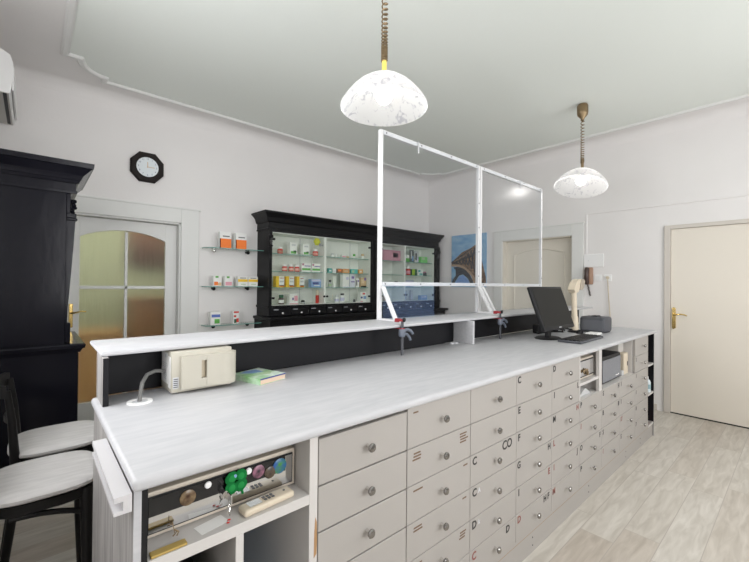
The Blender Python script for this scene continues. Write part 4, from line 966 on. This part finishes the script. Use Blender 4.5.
# glass wall shelves left of the cabinet
gw = [(1.757, 'upper'), (1.336, 'middle'), (.915, 'lowest')]
for z, nm in gw:
    t = thing('glass_wall_shelf', '%s glass wall shelf on round clips between door and black cabinet' % nm, 'shelf', (1.69, 4.42, z-.02), 'glass wall shelves')
    poly = [(1.367, YB-.002), (1.372, YB-.06)] + [(1.372+.08*(1-math.cos(math.radians(a))), YB-.12-.08*math.sin(math.radians(a))) for a in range(0, 91, 15)] + [(2.015, YB-.20), (2.02, YB-.17), (2.02, YB-.002)]
    bl = B(); bl.prism(poly, 'z', z-.008, z); g = bl.build('glass_plate', GLASS, t)
    bl = B(); e = [(p[0], p[1], z-.004) for p in poly[1:-1]]; bl.tube([(p[0], p[1], p[2]) for p in e], .0042, 6); bl.build('plate_edge', GEDGE, g, True)
    for x in (1.50, 1.89):
        bl = B(); bl.tube([(x, YB, z-.022), (x, YB-.035, z-.022)], .013, 12).ball((x, YB-.055, z-.027), .021).box(x-.009, x+.009, YB-.07, YB-.03, z-.018, z-.0085, .003); bl.build('clip', BLKP if not (x < 1.6 and nm == 'upper') else CHROME, t, True)
YS = 4.30; GS = 'packs on the glass wall shelves'
og = [(0, 1, 0, .58, ORANGE), (.25, .85, .70, .76, GREYP), (0, .08, .0, .58, RED)]
pbox(1.589, 1.757, .125, .182, 'tall white and orange box, left of two on the upper glass shelf', W, og, y=YS, group=GS)
pbox(1.765, 1.757, .125, .182, 'tall white and orange box, right of two on the upper glass shelf', W, og, y=YS, group=GS)
fr = [(.25, .6, .78, .95, GREEN), (.1, .55, .08, .42, ORANGE), (.55, .95, .05, .35, TAN)]
pbox(1.508, 1.336, .090, .118, 'white carton with orange fruit and green leaf on the middle glass shelf', W, fr, y=YS, group=GS)
pbox(1.630, 1.336, .088, .116, 'white carton with pink fruit and green leaf on the middle glass shelf', W, [(.25, .6, .78, .95, GREEN), (.1, .9, .08, .42, PINK)], y=YS, group=GS)
yl = [(0, 1, .45, .72, YEL), (.2, .85, .80, .88, GREYP), (.3, .8, .16, .26, PALEG)]
pbox(1.790, 1.336, .112, .112, 'yellow-banded white box, left of a pair on the middle glass shelf', W, yl, y=YS, group=GS)
pbox(1.912, 1.336, .112, .112, 'yellow-banded white box beside the black cabinet on the middle glass shelf', W, yl, y=YS, group=GS)
pbox(1.490, .915, .110, .142, 'white box with blue banner and green herb on the lowest glass shelf', W, [(.12, .95, .58, .80, BLUE), (.4, .9, .1, .45, GREEN)], y=YS, group=GS)
pbox(1.722, .915, .066, .145, 'narrow white box with red and dark print on the lowest glass shelf', W, [(.1, .95, .82, .95, RED), (.1, .5, .5, .65, RED), (.15, .55, .05, .35, DGREEN), (.55, .95, .1, .4, RED)], y=YS, group=GS)

# ------------------------------------------------------------------ wall things
t = thing('wall_clock', 'octagonal dark wooden wall clock with white dial above the door', 'clock', (.847, YB, 2.385))
bl = B(); cx, cz = .847, 2.528
oc = [(.147, .062), (.070, .147), (-.070, .147), (-.147, .062), (-.147, -.062), (-.070, -.147), (.070, -.147), (.147, -.062)]
bl.loft([[(cx+a, YB-.001, cz+c) for a, c in oc], [(cx+a, YB-.026, cz+c) for a, c in oc], [(cx+a*.93, YB-.036, cz+c*.93) for a, c in oc]]); bl.build('case', mat('dark_wood_clock', (.014, .010, .009), .5, spec=.2), t)
bl = B(); bl.lathe([(.103, -.036), (.100, -.041), (.097, -.037)], (cx, YB, cz), 'y', 40); bl.build('bezel', BLKP, t, True)
bl = B(); bl.lathe([(.0001, -.0375), (.098, -.0375), (.098, -.030)], (cx, YB, cz), 'y', 40); bl.build('dial', col(.74, .79, .82, .3), t)
for k in range(12):
    a = math.radians(90-30*(k+1)); letter(str(k+1), cx+.080*math.cos(a), YB-.038, cz+.080*math.sin(a), .022, col(.22, .27, .36), t, bold=.0003, name='numeral')
bl = B(); bl.box(cx-.003, cx+.003, YB-.0405, YB-.0395, cz-.008, cz+.050); bl.build('hour_hand', TAN, t)
bl = B(); bl.box(cx-.008, cx+.062, YB-.0425, YB-.0415, cz-.0025, cz+.0025); bl.build('minute_hand', TAN, t)
# canvas picture
t = thing('canvas_picture', 'canvas photo print of an iron lattice tower under blue sky', 'picture', (XR, 3.575, 1.34))
PY0, PY1, PZ0, PZ1 = 3.25, 3.90, 1.34, 2.18
SKY = mat('print_sky', (.16, .34, .58), .6, var=.5, vscale=5, stretch=(1, 1, 2.2), col2=(.32, .50, .66)); IRON = mat('print_iron', (.34, .22, .14), .7, var=.5, vscale=26, stretch=(1, 1, 2.5), col2=(.05, .035, .03)); IRON2 = mat('print_iron_light', (.38, .27, .19), .7); DARKI = mat('print_iron_dark', (.05, .055, .07), .7); SKYL = mat('print_sky_low', (.20, .34, .66), .6)
bl = B(); bl.box(XR-.022, XR-.001, PY0, PY1, PZ0, PZ1, .002); cv = bl.build('canvas', SKY, t)
def pp(pts, off, m_, nm):   # polygon on the canvas, u from the left edge (Y high) to the right, v up
    q = B(); q.prism([(PY1-u*(PY1-PY0), PZ0+v*(PZ1-PZ0)) for u, v in pts], 'x', XR-.0224-off, XR-.0218-off); q.build(nm, m_, cv)
pp([(0, .42), (0, .48), (.28, .64), (.30, .66), (.55, .73), (.63, .76), (.70, .79), (.80, .80), (.86, .55), (.92, .40), (1, .18), (1, .05), (.72, .05), (.62, .25), (.45, .36), (.25, .42)], 0, IRON, 'printed_tower')
pp([(0, .40), (0, .43)] + [(.70*k/10, .43+.035*math.sin(PI*k/14)-.28*(k/10)**2.2) for k in range(1, 11)] + [(.74, .05), (.66, .08)] + [(.66*k/10, .385+.04*math.sin(PI*k/14)-.27*(k/10)**2.2) for k in range(9, 0, -1)], .0006, IRON2, 'printed_arch')
pp([(0, .02), (.04, .14), (.14, .22), (.13, .33), (.06, .38), (.20, .39), (.40, .35), (.55, .24), (.64, .12), (.66, .02), (.60, .02), (.5, .16), (.36, .24), (.24, .22), (.12, .10), (.10, .02)], .0006, DARKI, 'printed_shadow')
pp([(.12, .02), (.14, .10), (.25, .20), (.36, .225), (.5, .14), (.58, .02)], .0004, SKYL, 'printed_window')
pp([(.60, .60), (.66, .58), (.74, .62), (.72, .72), (.66, .70)], .0006, DARKI, 'printed_gap')
for k, (a, c) in enumerate((((.05, .455), (.75, .62)), ((.08, .50), (.78, .70)), ((.25, .62), (.50, .44)), ((.42, .67), (.64, .42)), ((.56, .72), (.78, .30)))):
    q = B(); q.bar((XR-.0232, PY1-a[0]*.65, PZ0+a[1]*.84), (XR-.0232, PY1-c[0]*.65, PZ0+c[1]*.84), .010, .001, up=(0, 0, 1)); q.build('printed_girder', DARKI if k > 1 else IRON2, cv)
q = B()
def lat(u0, v0, u1, v1, w=.018): q.bar((XR-.0236, PY1-u0*.65, PZ0+v0*.84), (XR-.0236, PY1-u1*.65, PZ0+v1*.84), w, .001, up=(0, 0, 1))
for k in range(8):
    u = .04+.092*k; vt = .47+.40*u if u < .7 else .78; vb = .45-.05*k/8 if u < .45 else .44-.75*(u-.45)
    lat(u, vb, u+.075, vt-.01); lat(u+.075, vb, u, vt-.01)
lat(0, .475, .62, .735, .016); lat(.02, .452, .66, .60, .016)
for k in range(7): lat(.74+.01*k, .72-.10*k, .86+.01*k, .62-.09*k); lat(.88-.0*k, .70-.10*k, .76, .60-.09*k)
q.build('printed_lattice', DARKI, cv)
# fuse box, intercom, switch, socket
t = thing('fuse_box_cover', 'flat white fuse box cover on the wall above the intercom handset', 'fuse box', (XR, 1.74, 1.61))
bl = B(); bl.box(XR-.016, XR, 1.632, 1.852, 1.612, 1.772, .003); bl.build('cover', WHITEP, t)
bl = B(); bl.ball((XR-.017, 1.80, 1.69), .005, seg=8); bl.build('latch', LGREY, t)
t = thing('intercom_handset', 'brown intercom handset on beige wall base', 'intercom', (XR, 1.80, 1.43))
bl = B(); bl.box(XR-.035, XR, 1.748, 1.842, 1.395, 1.605, .008, 2); bl.build('base', mat('tan_intercom', (.42, .26, .18), .45), t, True)
bl = B(); bl.tube([(XR-.045, 1.806, 1.592), (XR-.060, 1.806, 1.572), (XR-.062, 1.806, 1.52), (XR-.060, 1.806, 1.428), (XR-.045, 1.806, 1.405)], [.025, .028, .025, .028, .025], 12); bl.build('receiver', mat('dark_brown_plastic', (.06, .035, .03), .35), t, True)
bl = B(); pts = [(XR-.045+.010*math.cos(k*1.1), 1.80-.0006*k+.010*math.sin(k*1.1), 1.40-.0028*k) for k in range(54)]; bl.tube(pts, .004, 6); bl.build('coiled_cord', mat('dark_brown_cord', (.05, .03, .028), .5), t, True)
t = thing('light_switch', 'white double light switch right of the intercom', 'switch', (XR, 1.70, 1.44))
bl = B(); bl.box(XR-.010, XR, 1.655, 1.735, 1.435, 1.515, .003); bl.build('plate', WHITEP, t)
for y in (1.662, 1.697):
    bl = B(); bl.box(XR-.014, XR-.010, y, y+.031, 1.445, 1.505, .002); bl.build('rocker', WHITEP, t)
t = thing('wall_socket', 'white wall socket with a beige plug and lead, rightmost of the wall plates', 'socket', (XR, 1.58, 1.44))
bl = B(); bl.box(XR-.010, XR, 1.545, 1.625, 1.435, 1.515, .003); bl.build('plate', WHITEP, t)
bl = B(); bl.lathe([(.0001, -.032), (.016, -.032), (.018, -.020), (.018, -.008)], (XR, 1.585, 1.478), 'x', 14); bl.build('plug', CREAMP, t, True)
bl = B(); bl.tube([(XR-.022, 1.585, 1.462), (XR-.020, 1.58, 1.40), (XR-.018, 1.57, 1.2), (XR-.018, 1.555, 1.0), (XR-.03, 1.55, .82), (XR-.02, 1.56, .3), (XR-.02, 1.56, .05)], .005, 8); bl.build('plug_lead', CREAMP, t, True)
bl = B(); bl.box(XR-.012, XR, 1.822, 1.838, 1.775, 2.285, .002).box(XR-.012, XR, YF+.02, 1.822, 2.270, 2.285, .002); o = struct(bl, 'trim_3', WALL)
# air conditioner
t = thing('air_conditioner', 'white split air-conditioner unit high on the left wall', 'air conditioner', (XL, 4.0, 2.67))
bl = B(); x1 = -.118
prof = [(XL, 2.665), (XL, 2.955), (x1-.06, 2.955), (x1-.015, 2.93), (x1, 2.88), (x1, 2.76), (x1-.012, 2.672), (x1-.02, 2.665)]
bl.prism(prof, 'y', 3.63, 4.36); bl.build('housing', WHITEP, t)
bl = B(); bl.box(-.168, -.148, 3.634, 4.33, 2.6585, 2.6602); bl.build('outlet_slot', BLKP, t)
bl = B(); bl.prism([(x1-.004, 2.70), (x1+.005, 2.70), (x1+.005, 2.86), (x1-.004, 2.87)], 'y', 3.66, 4.33); bl.build('front_flap', WHITEP, t)
bl = B(); bl.box(XL+.005, x1-.02, 3.632, 4.355, 2.6600, 2.6645); bl.build('underside', mat('greyish_plastic', (.55, .53, .50), .5), t)

# ------------------------------------------------------------------ tall black cupboard, left
t = thing('tall_cupboard', 'tall antique black lacquered cupboard against the left wall', 'cupboard', (0, 3.65, 0))
Y0, Y1 = 3.28, 4.02; X0 = XL+.004
bl = B(); bl.box(X0, .163, Y0, Y1, .965, 2.0, .002); bl.build('upper_case', LACQ, t)
bl = B(); bl.box(X0, .232, Y0-.05, Y1, .07, .915, .003).box(X0, .215, Y0-.03, Y1, 0, .07); bl.build('lower_case', LACQ, t)
def lcor(layers, x1, y0, y1):
    return [[(X0, y0-p*.8, z), (x1+p, y0-p*.8, z), (x1+p, y1+.0, z), (X0, y1+.0, z)] for z, p in layers]
bl = B(); bl.loft(lcor([(1.965, 0), (1.967, .012), (1.985, .014), (1.988, .006), (2.035, .008), (2.037, .020), (2.055, .028), (2.058, .032), (2.075, .038), (2.09, .046), (2.12, .075), (2.135, .088), (2.138, .096), (2.170, .100), (2.170, 0)], .205, Y0, Y1)); bl.build('cornice', LACQ, t)
bl = B(); bl.loft(lcor([(.905, 0), (.907, .008), (.93, .020), (.935, .032), (.955, .036), (.963, .030), (.966, 0)], .234, Y0-.05, Y1)); bl.build('waist_moulding', LACQ, t)
bl = B(); bl.box(.163, .20, Y0+.01, Y1-.01, 1.0, 1.95, .003); bl.build('door', LACQ, t) if False else bl.bm.free()
for y in (Y0, Y1-.075):
    bl = B()
    bl.loft([[(.163, y, z), (x, y, z), (x, y+.075, z), (.163, y+.075, z)] for z, x in ((1.10, .174), (1.20, .177), (1.40, .190), (1.60, .202), (1.785, .211))])
    bl.box(.163, .222, y-.004, y+.079, 1.787, 1.803, .004).box(.163, .216, y, y+.075, 1.803, 1.835, .004).box(.163, .185, y, y+.075, 1.835, 1.965, .003).box(.163, .192, y-.006, y+.081, .968, 1.10, .005)
    p = bl.build('pilaster', LACQ, t)
    bl = B()
    for k, (dx, dz, r_) in enumerate(((.0, 0, .020), (.012, .028, .016), (.016, .055, .014), (.004, .05, .018), (.008, -.02, .013), (.02, .012, .012))):
        bl.ball((.190+dx, y+.03, 1.865+dz), r_, sc=(1, 1.6, 1), seg=10)
    bl.build('carved_capital', LACQ, p, True)
for i, (z0, z1, xx) in enumerate(((1.0, 1.94, .163), (.10, .88, .232))):
    for a, c in ((Y0+.085, (Y0+Y1)/2-.003), ((Y0+Y1)/2+.003, Y1-.085)):
        bl = B(); bl.box(xx+.001, xx+.012, a, c, z0, z1, .004); bl.build('door', LACQ, t)

# ------------------------------------------------------------------ stools / chairs with backs
def make_chair():
    t = thing('bar_chair', 'chair', 'chair', (0, 0, 0), 'bar chairs beside the counter')
    # local: X front(+), seat centre at origin, z from floor; seat top .60
    def sup(w, d, z, n=36, e=3.2):
        return [(w*math.copysign(abs(math.cos(2*PI*k/n))**(2/e), math.cos(2*PI*k/n)), d*math.copysign(abs(math.sin(2*PI*k/n))**(2/e), math.sin(2*PI*k/n)), z) for k in range(n)]
    bl = B(); bl.loft([sup(.178, .186, .572), sup(.186, .194, .579), sup(.186, .194, .590), sup(.176, .184, .600), sup(.14, .150, .605), sup(.03, .04, .607)]); bl.build('seat', SEAT, t, True)
    bl = B(); bl.loft([sup(.165, .174, .525), sup(.172, .181, .53), sup(.172, .181, .565), sup(.16, .17, .566)]); bl.build('seat_frame', CHWOOD, t, True)
    for sx, sy in ((1, 1), (1, -1)):
        bl = B(); bl.tube([(.125*sx, .15*sy, .565), (.130*sx, .155*sy, .3), (.140*sx, .163*sy, 0)], [.024, .021, .016], 10); bl.build('leg', CHWOOD, t, True)
    for sy in (1, -1):
        bl = B(); bl.tube([(-.20, .157*sy, 0), (-.165, .155*sy, .3), (-.155, .154*sy, .56), (-.168, .152*sy, .75), (-.185, .148*sy, .885)], [.015, .018, .018, .015, .012], 10); bl.build('leg', CHWOOD, t, True)
    bl = B(); n = 12; rings = []
    for k in range(n+1):
        y = -.172+.344*k/n; x = -.195-.035*math.cos((k/n-.5)*PI)
        rings.append([(x-.011, y, .858), (x+.011, y, .855), (x+.008, y, .912), (x-.012, y, .915)])
    bl.loft(rings); bl.build('back_rail', CHWOOD, t, True)
    bl = B(); n = 10; rings = []
    for k in range(n+1):
        y = -.10+.20*k/n; x = -.172-.022*math.cos((k/n-.5)*PI)
        rings.append([(x-.007, y, .72), (x+.007, y, .72), (x+.007, y, .745), (x-.007, y, .745)])
    bl.loft(rings); bl.build('back_slat', CHWOOD, t, True)
    for sy in (1, -1):
        bl = B(); pts = [(-.10+.235*k/8, .160*sy, .515-.055*(k/8)**2+.0) for k in range(9)]
        bl.tube([(p[0], p[1]-.006*sy, p[2]) for p in pts], .011, 8); bl.build('arch_brace', CHWOOD, t, True)
    bl = B(); pts = [(.13, -.15+.30*k/10, .44+.075*math.sin(PI*k/10)) for k in range(11)]; bl.tube(pts, .010, 8); bl.build('arch_brace', CHWOOD, t, True)
    return t
c1 = make_chair(); c1.location = (.045, 2.06, 0)
c1['label'] = 'black bentwood chair with pale seat nearest the camera, beside the counter end'
c2 = copy_tree(c1); c2.location = (.105, 2.52, 0)
c2['label'] = 'black bentwood chair with pale seat just in front of the tall black cupboard'

# ------------------------------------------------------------------ pendant lamps
def pendant(x, y, zr, coil, lab, sleeve, tilt=0.0):
    t = thing('pendant_lamp', lab, 'lamp', (x, y, zr), 'pendant lamps')
    prof = [(.262, .0), (.266, .004), (.264, .016), (.250, .040), (.230, .068), (.200, .104), (.165, .138), (.125, .167), (.085, .188), (.045, .201), (.022, .206)]
    dv = Vector((x, y, 0)).normalized()
    TL = Matrix.Translation((x, y, zr+.182)) @ Matrix.Rotation(tilt*.36, 4, dv) @ Matrix.Rotation(tilt, 4, Vector((-dv.y, dv.x, 0))) @ Matrix.Translation((-x, -y, -zr-.182))
    prof = [(r_*.882, h*.882) for r_, h in prof]
    inner = [(r_-.004, h+.0-.003 if r_ < .25 else h) for r_, h in reversed(prof)]
    bl = B(); bl.lathe(prof+inner, (x, y, zr), seg=48); bl.xf(TL); bl.build('lamp_shade', OPAL, t, True)
    zt = zr+.182
    bl = B(); bl.lathe([(.0001, -.012), (.026, -.012), (.026, .006), (.014, .010), (.013, .075), (.0001, .075)], (x, y, zt), seg=16); bl.build('sleeve', sleeve, t, True)
    bl = B(); bl.lathe([(.020, 0), (.022, .004), (.022, .055), (.0001, .056)], (x, y, zr+.115), seg=16); bl.xf(TL); bl.build('lamp_socket', LGREY, t, True)
    bl = B(); bl.ball((x, y, zr+.070), .045, seg=20); bl.xf(TL); bl.build('bulb', BULB, t, True)
    # coil: dense below, stretched above
    pts = []; z = zt+.072; a = 0
    while z < coil[1]:
        f = min(1, max(0, (z-coil[0])/(coil[1]-coil[0]))) if z > coil[0] else 0
        pts.append((x+.015*math.cos(a), y+.015*math.sin(a), z)); a += PI/4
        z += .0011 if z < coil[0] else .0014+.0030*f**.6
    bl = B(); bl.tube(pts, .0042, 5); bl.build('coiled_cord', BRONZE, t, True)
    bl = B(); bl.lathe([(.014, coil[1]-.02), (.018, coil[1]), (.045, coil[1]+.03), (.050, coil[1]+.055), (.050, HC-.022), (.040, HC-.006), (.030, HC-.001), (.0001, HC-.001)], (x, y, 0), seg=20); bl.build('ceiling_rose', BRONZE, t, True)
    return t
pendant(1.401, 1.508, 2.322, (2.655, 3.02), 'large lit pendant lamp with white glass shade hanging nearest the camera', YELLOWP)
pendant(4.012, 1.452, 2.328, (2.62, 3.02), 'lit pendant lamp with white glass shade nearer the right wall, showing its ceiling cup', BRONZE, math.radians(16))

# ------------------------------------------------------------------ added daylight and hall light, sources out of view
def area(name, loc, rot, sx, sy, power, colr):
    l = bpy.data.lights.new(name, 'AREA'); l.shape = 'RECTANGLE'; l.size = sx; l.size_y = sy; l.energy = power; l.color = colr
    o = bpy.data.objects.new(name, l); COL.objects.link(o); o.location = loc; o.rotation_euler = rot; return o
for w, pw_ in ((W1, 60), (W2, 50)): area('window_daylight', ((w[0]+w[1])/2, YF-.13, (WZ[0]+WZ[1])/2), (PI/2, 0, 0), w[1]-w[0], WZ[1]-WZ[0], pw_, (1.0, .99, .98))  # added area lights filling the assumed front windows
area('window_daylight', (XL-.13, (W3[0]+W3[1])/2, (W3Z[0]+W3Z[1])/2), (0, -PI/2, 0), W3Z[1]-W3Z[0], W3[1]-W3[0], 46, (1.0, .99, .985))  # added area light for the assumed left opening, brightens chairs and ceiling
area('hall_ceiling_light', (.8, 5.0, 2.75), (0, 0, 0), 1.4, .5, 16, (1.0, .97, .90))  # added fill light, unseen source, brightens the hall behind the door glass

w = bpy.data.worlds.new('world'); S.world = w; w.use_nodes = True
w.node_tree.nodes['Background'].inputs[0].default_value = (.75, .85, 1, 1); w.node_tree.nodes['Background'].inputs[1].default_value = 0.8

# ------------------------------------------------------------------ camera
cd = bpy.data.cameras.new('camera'); cam = bpy.data.objects.new('camera', cd); COL.objects.link(cam); S.camera = cam
cd.sensor_width = 36; cd.lens = 383.4/749*36; cd.clip_start = .02; cd.clip_end = 60
f_ = 383.4
a = Vector((804.6-374.5, 287.5-281.0, f_)).normalized(); b_ = Vector((32.9-374.5, 280.6-281.0, f_)); b_ -= a*a.dot(b_); b_.normalize()
c_ = a.cross(b_)
if c_.y > 0: c_ = -c_
Rm = Matrix((a, b_, c_))                     # world = Rm @ cam(x right, y down, z forward)
right, down, fwd = Rm @ Vector((1, 0, 0)), Rm @ Vector((0, 1, 0)), Rm @ Vector((0, 0, 1))
mw = Matrix((right, -down, -fwd)).transposed().to_4x4(); mw.translation = (0, 0, 1.38)
cam.matrix_world = mw

S.view_settings.view_transform = 'Standard'; S.view_settings.look = 'None'; S.view_settings.gamma = 1.0; S.view_settings.exposure = 0.08
S.view_settings.use_curve_mapping = False
S.cycles.use_denoising = True
S.cycles.max_bounces = 14; S.cycles.transparent_max_bounces = 24; S.cycles.diffuse_bounces = 8
S.cycles.sample_clamp_indirect = 6.0
